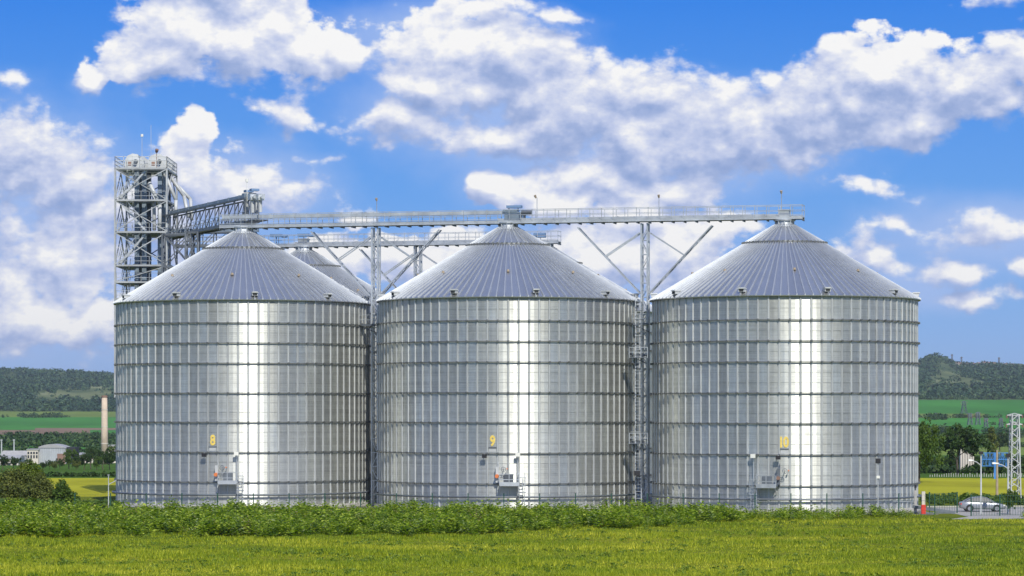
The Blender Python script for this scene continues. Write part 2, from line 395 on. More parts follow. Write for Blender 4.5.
RMAT = {'ground': 'ground', 'meadow': 'darkgreenf', 'yellow_field': 'yellowf', 'dark_green_field': 'darkgreenf', 'green_field': 'greenf', 'pale_green_field': 'palegreenf',
        'ploughed_field': 'brownf', 'hill_meadow': 'hillf', 'hills': 'forestf'}
VV = np.array([((u-512)/F*Y, Y, ground_z((u-512)/F*Y, Y)) for Y in rows for u in us])
nu = len(us); regs = {}
for i in range(len(rows)-1):
    for j in range(nu-1):
        r = region((us[j]+us[j+1])/2, (rows[i]+rows[i+1])/2)
        regs.setdefault(r, []).append((i*nu+j, i*nu+j+1, (i+1)*nu+j+1, (i+1)*nu+j))
gr = MB(); gx = [-12000, -3000, -600, -120, 120, 600, 3000, 12000]; gy = [-12000, -3000, -600, -100, 100, 200, 330]
gv = [(x, y, 0) for y in gy for x in gx]
gr.add(gv, [(i*8+j, i*8+j+1, (i+1)*8+j+1, (i+1)*8+j) for i in range(6) for j in range(7)])
for name, fs in regs.items():
    fs = np.array(fs)
    if name == 'ground':
        used = np.unique(fs); mp = np.full(len(VV), -1); mp[used] = np.arange(len(used))
        gr.add([tuple(x) for x in VV[used]], [tuple(q) for q in mp[fs]])
        continue
    used = np.unique(fs); mp = np.full(len(VV), -1); mp[used] = np.arange(len(used))
    o = link(name, npmesh(name, VV[used], mp[fs], M[RMAT[name]], True)); o['kind'] = 'structure'
o = gr.build('ground', M['ground']); o['kind'] = 'structure'

# road on the right, gravel pad under the silos
def sheet(name, pts, z, mat, **k):
    m = MB(); m.add([(x, y, z) for x, y in pts], [tuple(range(len(pts)))]); o = m.build(name, mat); o['kind'] = 'structure'; return o
sheet('gravel_pad', [(-44.5, 277.0), (42, 275.0), (42, 350), (-44.5, 350)], .004, M['gravel'])
sheet('road', [(41.2, 264), (75, 269.5), (140, 276), (140, 306), (75, 300), (44, 296), (44.01, 270)], .008, M['asphalt'])
kb = MB(); kb.bar((44, 297, .06), (75, 301, .06), .2, .12); kb.bar((75, 301, .06), (140, 307, .06), .2, .12)
o = kb.build('kerb', M['kerb']); o['kind'] = 'structure'

# ------------------------------------------------------------------ silos
RS = 13.72; NB = 81; BAY = 2*math.pi/NB; NR = 108
TIER = [0.0, 2.75, 5.85, 8.97, 12.0, 15.1, 17.2, 19.3, 21.62]
EAVE = 21.72; RO = RS+.35; SLOPE = (29.55-EAVE)/(RO-1.0)
def rz(r): return EAVE+(RO-r)*SLOPE
def panel_mb(h, n=2, wd=BAY, steps=True):
    m = MB(); k = max(1, round(h/1.04)); zs = []
    for i in range(k):
        a, b = h*i/k, h*(i+1)/k
        zs += [(RS+.02, a), (RS-.015, b)] if steps else [(RS, a), (RS, b)]
    m.lathe(zs, n, -wd/2, wd/2); return m
TH = {round(TIER[i+1]-TIER[i], 3) for i in range(8)}
PANEL = {h: panel_mb(h).mesh('wall_panel', M['wall'], False) for h in TH}
def stiff_mesh():
    m = MB(); a = BAY/2
    w0, w1, d = .115, .06, .085
    zs = [0.02]+TIER[1:]
    prof = [(RS+.003, -w0), (RS+.012, -w0), (RS+d, -w1), (RS+d, w1), (RS+.012, w0), (RS+.003, w0)]
    vs = [(x, y, z) for z in (.02, 21.6) for x, y in prof]
    m.add(vs, [(i, i+1, 7+i, 6+i) for i in range(5)]+[(6, 7, 8, 9, 10, 11)])
    return m.mesh('stiffener', M['stiff'])
STIFF = stiff_mesh()
def ring_mesh(name, rr, th, hh, n=162, cpl=True):
    m = MB(); m.lathe([(rr-th, -hh), (rr+th, -hh), (rr+th*1.15, 0), (rr+th, hh), (rr-th, hh), (rr-th, -hh)], n)
    if cpl:
        for i in range(NB):
            a = (i+.5)*BAY
            c, s = math.cos(a), math.sin(a)
            r0, r1 = rr-.06, rr+.13
            q = [(r0*c+s*.09, r0*s-c*.09), (r1*c+s*.09, r1*s-c*.09), (r1*c-s*.09, r1*s+c*.09), (r0*c-s*.09, r0*s+c*.09)]
            m.add([(x, y, z) for z in (-hh-.05, hh+.05) for x, y in q], [(0, 3, 2, 1), (4, 5, 6, 7), (0, 1, 5, 4), (1, 2, 6, 5), (2, 3, 7, 6), (3, 0, 4, 7)])
    return m.mesh(name, M['ring'])
RING = ring_mesh('wind_ring', RS+.16, .05, .042)
PIPE = MB().lathe([(RS+.42+.09*math.cos(a), .10*math.sin(a)) for a in [i*math.pi/4 for i in range(9)]], 108).mesh('perimeter_pipe', M['galvd'], True)
BRK = MB()
def roofp_mesh():
    wd = 2*math.pi/NR; m = MB(); r_in = 4.25
    for ra, rb, dz in ((RO, r_in-.05, 0), (r_in, 1.0, .05)):
        vs = [(r, y*r*math.tan(wd/2), rz(r)+dz) for r in (ra, rb) for y in (-1, 0, 1)]
        m.add(vs, [(0, 3, 4, 1), (1, 4, 5, 2)])
    for y0, y1 in ((-1, 0), (0, 1)):
        h = RO*math.tan(wd/2); m.add([(RO, y0*h, rz(RO)), (RO, y1*h, rz(RO)), (RO-.01, y1*h, rz(RO)-.10), (RO-.01, y0*h, rz(RO)-.10)], [(0, 1, 2, 3)])
    hw = r_in*math.tan(wd/2)
    m.add([(r_in, -hw, rz(r_in)+.14), (r_in, hw, rz(r_in)+.14), (r_in, hw, rz(r_in)), (r_in, -hw, rz(r_in))], [(0, 1, 2, 3)])
    return m.mesh('roof_panel', M['roof'])
def rib_mesh(top=False):
    m = MB()
    for ra, rb, w in ((RO+.03, 4.4, .07),)[:1] if not top else ((4.25, 1.1, .07),):
        vs = []
        for r, k in ((ra, 1), (rb, .7)):
            z = rz(r)+(.05 if ra < 5 else 0); vs += [(r, -w*k, z-.01), (r, -w*k*.6, z+.15*k), (r, w*k*.6, z+.15*k), (r, w*k, z-.01)]
        m.add(vs, [(0, 4, 5, 1), (1, 5, 6, 2), (2, 6, 7, 3), (3, 2, 1, 0), (4, 5, 6, 7)])
    return m.mesh('roof_rib', M['rib'])
RIB = rib_mesh(); RIBT = rib_mesh(True)
ROOFP = roofp_mesh()
LAP = MB()
for i in range(NR):
    a = (i+.5)*2*math.pi/NR; c, s = math.cos(a), math.sin(a)
    LAP.cbox((4.40*c, 4.40*s, rz(4.34)+.10), (.16, .16, .26)) if i % 2 else None
LAP.lathe([(4.28, rz(4.28)+.15), (4.34, rz(4.34)+.16), (4.36, rz(4.36)+.08)], NR)
LAP = LAP.mesh('roof_ring', M['ring'])
EAVER = MB().lathe([(RS+.02, 21.60), (RS+.30, 21.63), (RS+.32, EAVE-.02), (RS, EAVE-.01)], 108).mesh('eave_trim', M['galvd'])
COL = MB(); COL.lathe([(1.30, rz(1.3)-.02), (1.28, rz(1.3)+.16), (1.0, rz(1.3)+.2), (.95, 29.95), (1.15, 30.0), (1.15, 30.12), (.35, 30.25)], 20)
for i in range(10):
    a = i*math.pi/5; COL.cbox((1.02*math.cos(a), 1.02*math.sin(a), 29.8), (.1, .1, .35))
COL = COL.mesh('roof_collar', M['galv'])
# rounded hooded roof vent
VENT = MB()
for (xa, xb, za, zb, hw) in ((-.34, .34, 0, .30, .30), (-.38, .46, .30, .38, .36), (-.30, .40, .38, .44, .28)): VENT.box((xa, -hw, za), (xb, hw, zb))
VENT = VENT.mesh('roof_vent', M['pale'])
VLOUV = MB().box((.345, -.22, .04), (.36, .22, .26)).mesh('vent_louvre', M['dark'])
CAP = MB().tube((0, 0, 0), (0, 0, .22), .16, .12, 10); CAP = CAP.mesh('sensor_cap', M['wood'])
BASE = MB().lathe([(RS-.2, .35), (RS+.10, .33), (RS+.55, .30), (RS+.6, .0)], 81).mesh('foundation', M['concrete'])

def text_mesh(s, size, mat):
    cu = D.curves.new('t', 'FONT'); cu.body = s; cu.size = size; cu.extrude = .01; cu.offset = .036*size; cu.space_character = .86; cu.align_x = 'CENTER'; cu.resolution_u = 4
    ob = D.objects.new('t', cu); C.objects.link(ob)
    dg = bpy.context.evaluated_depsgraph_get(); me = D.meshes.new_from_object(ob.evaluated_get(dg))
    co = np.empty(len(me.vertices)*3, np.float32); me.vertices.foreach_get('co', co); co = co.reshape(-1, 3)
    wd = .56 if len(s) == 1 else .86; lo, hi = co[:, 0].min(), co[:, 0].max(); co[:, 0] = (co[:, 0]-(lo+hi)/2)*wd/(hi-lo)
    me.vertices.foreach_set('co', co.ravel()); me.update()
    D.objects.remove(ob); D.curves.remove(cu); me.materials.clear(); me.materials.append(mat); me.name = 'number'
    return me
def at(phi, rr, z): return Vector((rr*math.cos(phi), rr*math.sin(phi), z))

def make_silo(cx, cy, phin, num, vent0, mirror, label, front=True):
    thc = math.atan2(-cy, -cx)
    root = empty('grain_silo', (cx, cy, 0), thc+R_(phin), label=label, cat='silo', group='steel grain silos' if front else 'steel grain silos of the back row')
    order = sorted(range(NB), key=lambda k: abs(math.remainder(k*BAY+R_(phin), 2*math.pi)))
    vis = order[:37] if front else []
    for k in vis:
        for i in range(8):
            h = round(TIER[i+1]-TIER[i], 3)
            link('wall_panel', PANEL[h], root, (0, 0, TIER[i]), k*BAY)
    rest = MB()
    if front:
        rest_ks = order[37:]
        b0 = math.radians(-phin); lo = b0+37*BAY/2
        # the bays turned away from the photograph, one strip
        kmid = (max([math.remainder(k*BAY+R_(phin), 2*math.pi) for k in vis])-R_(phin)+BAY/2)
        span = 2*math.pi-37*BAY
        for i in range(8): rest.lathe([(RS+.012, TIER[i]), (RS-.012, TIER[i+1])], NB-37, kmid, kmid+span)
    else:
        for i in range(8): rest.lathe([(RS+.012, TIER[i]), (RS-.012, TIER[i+1])], NB)
    o = rest.build('wall_panels', M['wall'], root)
    if front: o['kind'] = 'stuff'
    for k in range(NB): link('stiffener', STIFF, root, (0, 0, 0), (k+.5)*BAY)
    for z in TIER[1:8]+[.10]: link('wind_ring', RING, root, (0, 0, z))
    for k in range(NR):
        if k % 3 == 0: link('roof_rib', RIBT, root, (0, 0, 0), (k+.5)*2*math.pi/NR)
        link('roof_panel', ROOFP, root, (0, 0, 0), k*2*math.pi/NR); link('roof_rib', RIB, root, (0, 0, 0), (k+.5)*2*math.pi/NR)
    link('roof_ring', LAP, root); link('eave_trim', EAVER, root); link('roof_collar', COL, root); link('foundation', BASE, root)
    if front and num != '10': root.scale = (1, 1, 1.0065)
    for k in range(10):
        a = R_(vent0-phin)+k*R_(36)
        v = link('roof_vent', VENT, root, at(a, 13.55, rz(13.55)+.06), a); link('louvre', VLOUV, v)
    for k in range(8):
        a = R_(vent0-phin-12)+k*R_(45); link('sensor_cap', CAP, root, at(a, 9.6, rz(9.6)+.05))
    if not front: return root
    link('perimeter_pipe', PIPE, root, (0, 0, 1.42))
    br = MB()
    for k in range(27):
        a = (k*3+.5)*BAY
        br.bar(at(a, RS+.05, 1.42), at(a, RS+.36, 1.42), .06)
    br.build('pipe_bracket', M['galv'], root)
    # painted number on its panel
    nz = 6.62
    n = link('number', text_mesh(num, 1.45, M['yellow']), root, at(0, RS+.03, nz)); n.rotation_euler = (R_(90), 0, R_(90))
    n['label'] = 'yellow number %s painted on the wall' % num
    mm = MB().box((RS+.02, -.40, 6.36), (RS+.07, .40, 6.48)); mm.build('number_bracket', M['galvd'], root)
    MB().box((RS+.016, -.36, 6.0), (RS+.026, .36, 6.34)).build('label_plate', M['pale'], root)
    # access platform with rails, door, ladder
    sgn = -1 if mirror else 1
    ap = sgn*R_(7.0)
    pl = empty('access_platform', (0, 0, 0), ap); pl.parent = root
    x0, x1, y0, y1, zf = RS+.10, RS+1.25, -.98, .98, 2.62
    d = MB().box((x0, y0, zf), (x1, y1, zf+.05)); d.box((x1, y0, zf-.06), (x1+.05, y1, zf+.34))
    d.bar((x0, y0+.1, zf-.7), (x1, y0+.1, zf), .07); d.bar((x0, y1-.1, zf-.7), (x1, y1-.1, zf), .07)
    d.build('platform_deck', M['galv'], pl)
    for y in (y0, 0, y1): MB().bar((x1, y, zf+.05), (x1, y, zf+1.15), .055).build('rail_post', M['galv'], pl)
    for y in (y0, y1): MB().bar((x0+.1, y, zf+.05), (x0+.1, y, zf+1.15), .055).build('rail_post', M['galv'], pl)
    for z in (.6, 1.15):
        MB().bar((x1, y0, zf+z), (x1, y1, zf+z), .055).bar((x0, y0, zf+z), (x1, y0, zf+z), .055).bar((x0, y1, zf+z), (x1, y1, zf+z), .055).build('hand_rail', M['galv'], pl)
    dr = MB().box((RS+.02, -.55, zf+.05), (RS+.11, .45, zf+1.1)); dr.box((RS+.11, -.45, zf+.16), (RS+.13, .35, zf+1.0))
    dr.build('manhole_door', M['galvd'], pl)
    ld = empty('ladder', (0, 0, 0), ap+sgn*R_(5.2)); ld.parent = root
    xl = RS+.75
    s_ = MB().bar((xl, -.28, .2), (xl, -.28, zf+1.3), .06).bar((xl, .28, .2), (xl, .28, zf+1.3), .06); s_.build('stile', M['galv'], ld)
    for i in range(11): MB().bar((xl, -.28, .45+i*.3), (xl, .28, .45+i*.3), .04).build('rung', M['galv'], ld)
    cg = MB()
    for i in range(3):
        z = 1.9+i*.75; pts = [(xl, -.34, z), (xl+.35, -.36, z), (xl+.6, -.16, z), (xl+.6, .16, z), (xl+.35, .36, z), (xl, .34, z)]
        for a, b in zip(pts, pts[1:]): cg.bar(a, b, .045)
    for y in (-.36, 0, .36): cg.bar((xl+.36+.24*(y == 0), y, 1.9), (xl+.36+.24*(y == 0), y, 3.4), .035)
    cg.build('ladder_cage', M['galv'], ld)
    # drive unit of the sweep auger beside the platform
    un = empty('drive_unit', (0, 0, 0), ap-sgn*R_(4.7)); un.parent = root
    MB().box((RS+.1, -.18, 2.9), (RS+.65, .14, 4.5)).bar((RS+.3, .1, 4.3), (RS+.3, .1, 5.0), .07).build('housing', M['galvd'] if mirror else M['pale'], un)
    MB().tube((RS+.45, -.05, 3.55), (RS+.95, -.05, 3.55), .2, .2, 12).build('motor', M['orange'] if not mirror else M['rust'], un)
    w_ = MB(); 
    for i in range(12):
        a0, a1 = i*math.pi/6, (i+1)*math.pi/6
        w_.bar((RS+.9, .62+.24*math.cos(a0), 4.25+.24*math.sin(a0)), (RS+.9, .62+.24*math.cos(a1), 4.25+.24*math.sin(a1)), .045)
    w_.bar((RS+.9, .38, 4.25), (RS+.9, .86, 4.25), .03).bar((RS+.9, .62, 4.01), (RS+.9, .62, 4.49), .03).bar((RS+.1, .62, 4.25), (RS+.9, .62, 4.25), .06)
    w_.build('hand_wheel', M['galvd'], un)
    MB().tube((RS+.5, .98, 4.30), (RS+.7, .98, 4.30), .07, n=8).bar((RS+.05, .98, 4.3), (RS+.5, .98, 4.3), .04).build('beacon', M['orange'], un)
    # flood lamps under the sixth ring
    def flood(phi, z, dark=True):
        e = empty('flood_lamp', (0, 0, 0), phi); e.parent = root
        MB().bar((RS+.1, 0, z), (RS+.75, 0, z+.05), .06).build('bracket', M['galv'], e)
        b = MB().box((RS+.62, -.24, z-.36), (RS+.8, .24, z+.02)); b.add([(RS+.62, -.18, z-.32), (RS+.62, .18, z-.32), (RS+.45, .12, z-.26), (RS+.45, -.12, z-.26)], [(0, 1, 2, 3)])
        b.build('lamp_head', M['black'] if dark else M['lamp'], e)
    flood(-R_(3.0) if not mirror else -R_(2.5), 5.75)
    flood(R_(10.5) if not mirror else -R_(12.5), 5.9, False)
    MB().bar(at(R_(10.5) if not mirror else -R_(12.5), RS+.35, .3), at(R_(10.5) if not mirror else -R_(12.5), RS+.35, 5.9), .06).build('conduit', M['galv'], root)
    return root

S8, S9, S10 = (-29.36, 306.0), (-.42, 299.0), (28.42, 292.0)
make_silo(*S8, -13.4, '8', 5, False, 'leftmost front silo, numbered 8 in yellow, with the elevator tower behind it')
make_silo(*S9, -6.6, '9', 12, False, 'middle front silo, numbered 9 in yellow, with ladder mast on its right flank')
make_silo(*S10, 0.0, '10', 18, True, 'rightmost front silo, numbered 10 in yellow, nearest the road and car')
B1, B2 = (-25.2, 339.0), (3.9, 332.0)
make_silo(*B1, 0, '', 9, False, 'rear steel silo whose roof peak shows beside the roof of silo 8', False)
make_silo(*B2, 2, '', 14, False, 'rear steel silo seen through the gap between silo 9 and silo 10', False)

# ------------------------------------------------------------------ conveyor galleries
def gallery(name, A, B, label, z=30.5, wd=1.5, posts=1.25, duct=None, railh=1.12, group='conveyor galleries over the silos'):
    A, B = Vector((*A, 0)), Vector((*B, 0)); d = (B-A); L = d.length; th = math.atan2(d.y, d.x)
    root = empty(name, (A.x, A.y, 0), th, label=label, cat='conveyor gallery', group=group)
    for y in (-wd/2, wd/2):
        MB().box((0, y-.05, z-.34), (L, y+.05, z)).box((0, y-.09, z-.34), (L, y+.09, z-.30)).build('side_beam', M['galv'], root)
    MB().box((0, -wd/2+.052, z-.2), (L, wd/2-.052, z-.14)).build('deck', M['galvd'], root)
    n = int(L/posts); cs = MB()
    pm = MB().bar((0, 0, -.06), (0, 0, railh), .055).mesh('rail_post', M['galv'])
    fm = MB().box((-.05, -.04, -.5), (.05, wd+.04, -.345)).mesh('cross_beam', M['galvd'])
    for i in range(n+1):
        x = min(L-.04, max(.04, i*L/n))
        for y in (-wd/2-.085, wd/2+.085): link('rail_post', pm, root, (x, y, z))
        link('cross_beam', fm, root, (x, -wd/2, z))
    for y in (-wd/2-.12, wd/2+.12):
        for zz_, t_ in ((railh, .06), (railh*.52, .045), (.12, .05)):
            MB().bar((0, y, z+zz_), (L, y, z+zz_), .05, t_).build('hand_rail', M['galv'], root)
    for xx in (0.02, L-.02):
        for zz_ in (railh, railh*.52): MB().bar((xx, -wd/2-.1, z+zz_), (xx, wd/2+.1, z+zz_), .05).build('end_rail', M['galv'], root)
    if duct:
        for (xa, xb, za, zb, yw, mat) in duct:
            m = MB().box((xa, -yw/2, z+za), (xb, yw/2, z+zb))
            k = int((xb-xa)/2.5)
            for i in range(k+1):
                x = xa+(xb-xa)*i/max(1, k); m.box((x-.05, -yw/2-.04, z+za-.04), (x+.05, yw/2+.04, z+zb+.05))
            m.build('conveyor_trough', M[mat], root)
    return root, L, th
dv = Vector((S10[0]-S8[0], S10[1]-S8[1], 0)).normalized()
GA = (S8[0]-dv.x*2.5, S8[1]-dv.y*2.5); GB = (S10[0]+dv.x*2.0, S10[1]+dv.y*2.0)
Lg = (Vector(GB)-Vector(GA)).length
s9t = (Vector(S9)-Vector(GA)).dot(Vector((dv.x, dv.y)))
g1, L1, th1 = gallery('conveyor_gallery', GA, GB, 'long steel conveyor gallery across the peaks of silos 8, 9 and 10',
    duct=[(.2, s9t+.4, .72, 1.08, .5, 'galv'), (s9t-1.0, Lg-1.6, .0, .24, .5, 'galv')])
def unit(parent, x, y, z, kind):
    if kind == 'drive':
        MB().box((x-.9, y-.45, z+.0), (x+.9, y+.45, z+.9)).box((x-1.05, y-.5, z+.9), (x+.5, y+.5, z+1.2)).build('drive_housing', M['galvb'], parent)
        MB().tube((x+.9, y, z+.85), (x+2.0, y, z+.85), .28, .25, 12).box((x+1.1, y-.2, z+.2), (x+1.3, y+.2, z+.6)).build('gear_motor', M['galvd'], parent)
        MB().box((x-.7, y-.4, z+1.35), (x+.9, y+.4, z+1.62)).bar((x-.5, y, z+1.1), (x-.5, y, z+1.4), .08).bar((x+.5, y, z+1.1), (x+.5, y, z+1.4), .08).build('motor_cover', M['bluebox'], parent)
    else:
        MB().box((x-.55, y-.5, z-.1), (x+.55, y+.5, z+.55)).box((x-.62, y-.56, z+.55), (x+.62, y+.56, z+.68)).build('discharge_housing', M['galv'], parent)
unit(g1, s9t+.6, 0, 30.5, 'drive')
unit(g1, Lg-2.0, 0, 30.51, 'box')
for x in (s9t, Lg-2.0, 2.5):
    MB().tube((x, 0, 29.9), (x, 0, 30.34), .45, .5, 12).box((x-.75, -.7, 29.86), (x+.75, .7, 30.02)).build('discharge_spout', M['galvd'], g1)
def pole_lamp(x, y, z, h, bend=0):
    e = empty('gallery_lamp', (0, 0, 0)); e.parent = g1
    m = MB().tube((x, y, z), (x, y, z+h), .05, .04, 6); m.build('lamp_pole', M['galv'], e)
    MB().tube((x+bend, y, z+h-.05), (x+bend*1.6-.02, y-.12, z+h+.25), .09, .14, 10).build('lamp_head', M['wood'], e)
for px, h in ((374.5, 2.5), (535, 2.5), (657, 2.3), (780, 2.5)):
    # where along the gallery that lamp stands
    best = min(np.linspace(0, Lg, 600), key=lambda s: abs(512+(GA[0]+dv.x*s)/(GA[1]+dv.y*s)*F-px))
    pole_lamp(float(best), .95, 30.5, h, -.12 if px == 535 else 0)

# back-row gallery
dvb = Vector((B2[0]-B1[0], B2[1]-B1[1], 0)).normalized()
g2, L2, th2 = gallery('conveyor_gallery', (B1[0]-dvb.x*6, B1[1]-dvb.y*6), (B2[0]+dvb.x*1.8, B2[1]+dvb.y*1.8), 'back row conveyor gallery ending in a railed square cage right of the silo 9 peak',
    z=30.35, duct=[(5, 33, .0, .24, .5, 'galv')])
for x in (2.5, 6.0): MB().box((x-.7, -.4, 31.3), (x+.7, .4, 31.65)).tube((x+.7, 0, 31.4), (x+1.4, 0, 31.4), .2, n=10).bar((x, 0, 30.3), (x, 0, 31.4), .1).build('gear_motor', M['bluebox'], g2)
unit(g2, 6.0, 0, 30.37, 'box')
MB().box((34.6, -.4, 30.75), (36.0, .4, 31.3)).build('motor_cover', M['bluebox'], g2)
for x in (6, 35.8): MB().tube((x, 0, 29.9), (x, 0, 30.34), .45, .5, 12).box((x-.75, -.7, 29.86), (x+.75, .7, 30.02)).build('discharge_spout', M['galvd'], g2)

# ------------------------------------------------------------------ lattice support towers between the silos
def lattice_col(mb, a, b, w, n, t_=.07, ch=.1):
    """square laced column a->b of width w"""
    a, b = Vector(a), Vector(b); d = (b-a).normalized(); u = d.cross(Vector((0, 1, 0)))
    if u.length < .1: u = Vector((1, 0, 0))
    u = u.normalized()*w/2; v = d.cross(u).normalized()*w/2
    cs = [(-u-v), (u-v), (u+v), (-u+v)]
    for c in cs: mb.bar(a+c, b+c, ch)
    for i in range(n):
        p, q = a+(b-a)*i/n, a+(b-a)*(i+1)/n
        for k in range(4):
            c0, c1 = cs[k], cs[(k+1) % 4]
            mb.bar(p+c0, q+c1, t_) if i % 2 else mb.bar(p+c1, q+c0, t_)
            if i % 2 == 0: mb.bar(p+c0, p+c1, t_)
def support_tower(cx, cy, th, top, label, arms=True, y0=0.0, ladder_side=0, platforms=(), group='lattice towers carrying the galleries'):
    root = empty('support_tower', (cx, cy, 0), th, label=label, cat='steel tower', group=group)
    for x, y in ((-.33, -.42), (.33, -.42), (-.33, .42), (.33, .42)):
        MB().bar((x, y, y0), (x, y, top), .17).box((x-.2, y-.2, y0), (x+.2, y+.2, y0+.05)).build('column', M['galv'], root)
    z = y0+1.2; i = 0
    while z < top-1.6:
        for y in (-.42, .42):
            a, b = (-.33, y, z), (.33, y, z+1.3)
            if i % 2: a, b = (.33, y, z), (-.33, y, z+1.3)
            MB().bar(a, b, .07).bar((-.33, y, z), (.33, y, z), .07).build('brace', M['galv'], root)
        MB().bar((.33, -.42, z), (.33, .42, z+1.3), .07).bar((-.33, .42, z), (-.33, -.42, z+1.3), .07).build('brace', M['galv'], root)
        z += 1.5; i += 1
    if arms:
        for s in (-1, 1):
            for y in (-.45, .45):
                m = MB(); a = Vector((s*.5, y, top-7.4)); b = Vector((s*7.2, y, top-.35))
                m.bar(a, b, .16, .13); m.build('diagonal_arm', M['galv'], root)
                # stay from the head of the tower down to the middle of the arm
                m = MB(); m.bar((s*.5, y, top-1.0), a.lerp(b, .56), .13, .11); m.build('stay', M['galv'], root)
            m = MB(); a0 = Vector((s*.5, 0, top-7.4)); b0 = Vector((s*7.2, 0, top-.35))
            for i in range(8):
                p, q = a0.lerp(b0, i/8), a0.lerp(b0, (i+1)/8); e = .45 if i % 2 else -.45
                m.bar(p+Vector((0, e, 0)), q-Vector((0, e, 0)), .06); m.bar(p+Vector((0, -.45, 0)), p+Vector((0, .45, 0)), .06)
            m.build('lacing', M['galvd'], root)
    if ladder_side:
        x = ladder_side*.95; y = -.75
        MB().bar((x-.24, y, .3), (x-.24, y, top), .06).bar((x+.24, y, .3), (x+.24, y, top), .06).build('ladder_stile', M['galv'], root)
        m = MB()
        for i in range(int(top/.35)): m.bar((x-.24, y, .5+i*.35), (x+.24, y, .5+i*.35), .035)
        m.build('ladder_rungs', M['galv'], root)
        m = MB()
        for i in range(int((top-3)/.9)):
            z = 2.8+i*.9; pts = [(x-.36, y, z), (x-.36, y-.35, z), (x-.15, y-.62, z), (x+.15, y-.62, z), (x+.36, y-.35, z), (x+.36, y, z)]
            for a, b in zip(pts, pts[1:]): m.bar(a, b, .045)
        for xx, yy in ((-.36, -.35), (0, -.62), (.36, -.35)): m.bar((x+xx, y+yy, 2.8), (x+xx, y+yy, top), .035)
        m.build('ladder_cage', M['galv'], root)
    for z, xa, xb in platforms:
        m = MB().box((xa, -1.5, z), (xb, -.5, z+.08)); m.bar((xa, -1.5, z+.04), (xb, -1.5, z+.04), .12, .22)
        m.bar((xb, -.55, z-.8), (xa, -1.4, z), .07); m.build('platform', M['galvd'], root)
        for x in np.linspace(xa, xb, 3): MB().bar((x, -1.48, z+.1), (x, -1.48, z+1.15), .05).build('rail_post', M['galv'], root)
        for h in (.6, 1.12): MB().bar((xa, -1.48, z+h), (xb, -1.48, z+h), .05).build('hand_rail', M['galv'], root)
    return root
def on_row(A, Dv, px):
    best = min(np.linspace(0, 62, 1200), key=lambda s: abs(512+(A[0]+Dv.x*s)/(A[1]+Dv.y*s)*F-px)); return A[0]+Dv.x*best, A[1]+Dv.y*best
tx, ty = on_row(GA, dv, 376.0)
tA = support_tower(tx, ty, th1, 30.0, 'lattice tower in the left gap, between the leftmost and middle front silos', platforms=((19.4, -1.5, .3),))
tx2, ty2 = on_row(GA, dv, 645.0)
tB = support_tower(tx2, ty2, th1, 30.0, 'lattice tower in the right gap, between the middle and rightmost front silos', platforms=((19.3, -1.1, .6), (16.0, -1.5, .3), (6.9, -1.7, .1)))
# rear tower between the two back silos
tx3, ty3 = on_row((B1[0], B1[1]), dvb, 418.0)
support_tower(tx3, ty3, th2, 30.0, 'lattice steel tower under the back row gallery', platforms=())
# stair and cable platforms on the silo 9 flank, cable tray
ct = MB(); a = P(638.5, 300, 291)
tr = empty('cable_mast', (a.x, a.y, 0), 0, label='slim caged ladder mast against the right flank of silo 9', cat='ladder mast')
top = 22.3
for x in (-.3, .3): MB().bar((x, 0, 0), (x, 0, top), .08).build('stile', M['galv'], tr)
for i in range(60): ct.bar((-.3, 0, .4+i*.36), (.3, 0, .4+i*.36), .04)
ct.build('rungs', M['galv'], tr)
cg = MB()
for i in range(22):
    z = 2.6+i*.9
    pts = [(-.38, 0, z), (-.4, -.4, z), (-.15, -.68, z), (.15, -.68, z), (.4, -.4, z), (.38, 0, z)]
    for p, q in zip(pts, pts[1:]): cg.bar(p, q, .05)
for x, y in ((-.4, -.4), (0, -.68), (.4, -.4)): cg.bar((x, y, 2.6), (x, y, 21.8), .04)
cg.build('ladder_cage', M['galvd'], tr)
for z in (6.8, 15.7):
    MB().box((-1.0, -.95, z), (.9, .0, z+.09)).build('rest_platform', M['galvd'], tr)
    for x in (-1.0, -.4, .2, .9): MB().bar((x, -.93, z), (x, -.93, z+1.1), .05).build('rail_post', M['galv'], tr)
    MB().bar((-1, -.93, z+1.1), (.9, -.93, z+1.1), .05).bar((-1, -.93, z+.6), (.9, -.93, z+.6), .05).build('hand_rail', M['galv'], tr)
MB().box((-.5, -1.1, 3.5), (.1, -.7, 4.0)).build('junction_box', M['black'], tr)

# ------------------------------------------------------------------ handling tower (bucket elevators)
TX0, TX1, TY0, TY1 = -47.5, -41.3, 335.0, 345.0
tw = empty('elevator_tower', (TX0, TY0, 0), 0, label='tall open steel elevator tower with stairs and braces left of the silos', cat='elevator tower')
W_, Dp = TX1-TX0, TY1-TY0
levels = [11.8, 15.8, 19.7, 23.5, 25.6, 27.6, 31.6, 35.4, 39.2]
for x in (0, W_):
    for y in (0, Dp):
        MB().bar((x, y, 11.8), (x, y, 39.2), .2).build('leg', M['tower'], tw)
MB().box((.7, .6, 0), (W_+.4, Dp, 11.7)).build('base_housing', M['galvb'], tw)
for z in levels:
    for y in (0, Dp): MB().bar((.13, y, z), (W_-.13, y, z), .15, .2).build('beam', M['tower'], tw)
    for x in (0, W_): MB().bar((x, .13, z), (x, Dp-.13, z), .15, .2).build('beam', M['tower'], tw)
for z in levels[2:]:
    m = MB()
    nn = 9
    for i in range(nn): m.box((.15, Dp*(i/nn)+.1, z+.05), (W_-.15, Dp*((i+.62)/nn), z+.1))
    m.build('grating_floor', M['galvd'], tw)
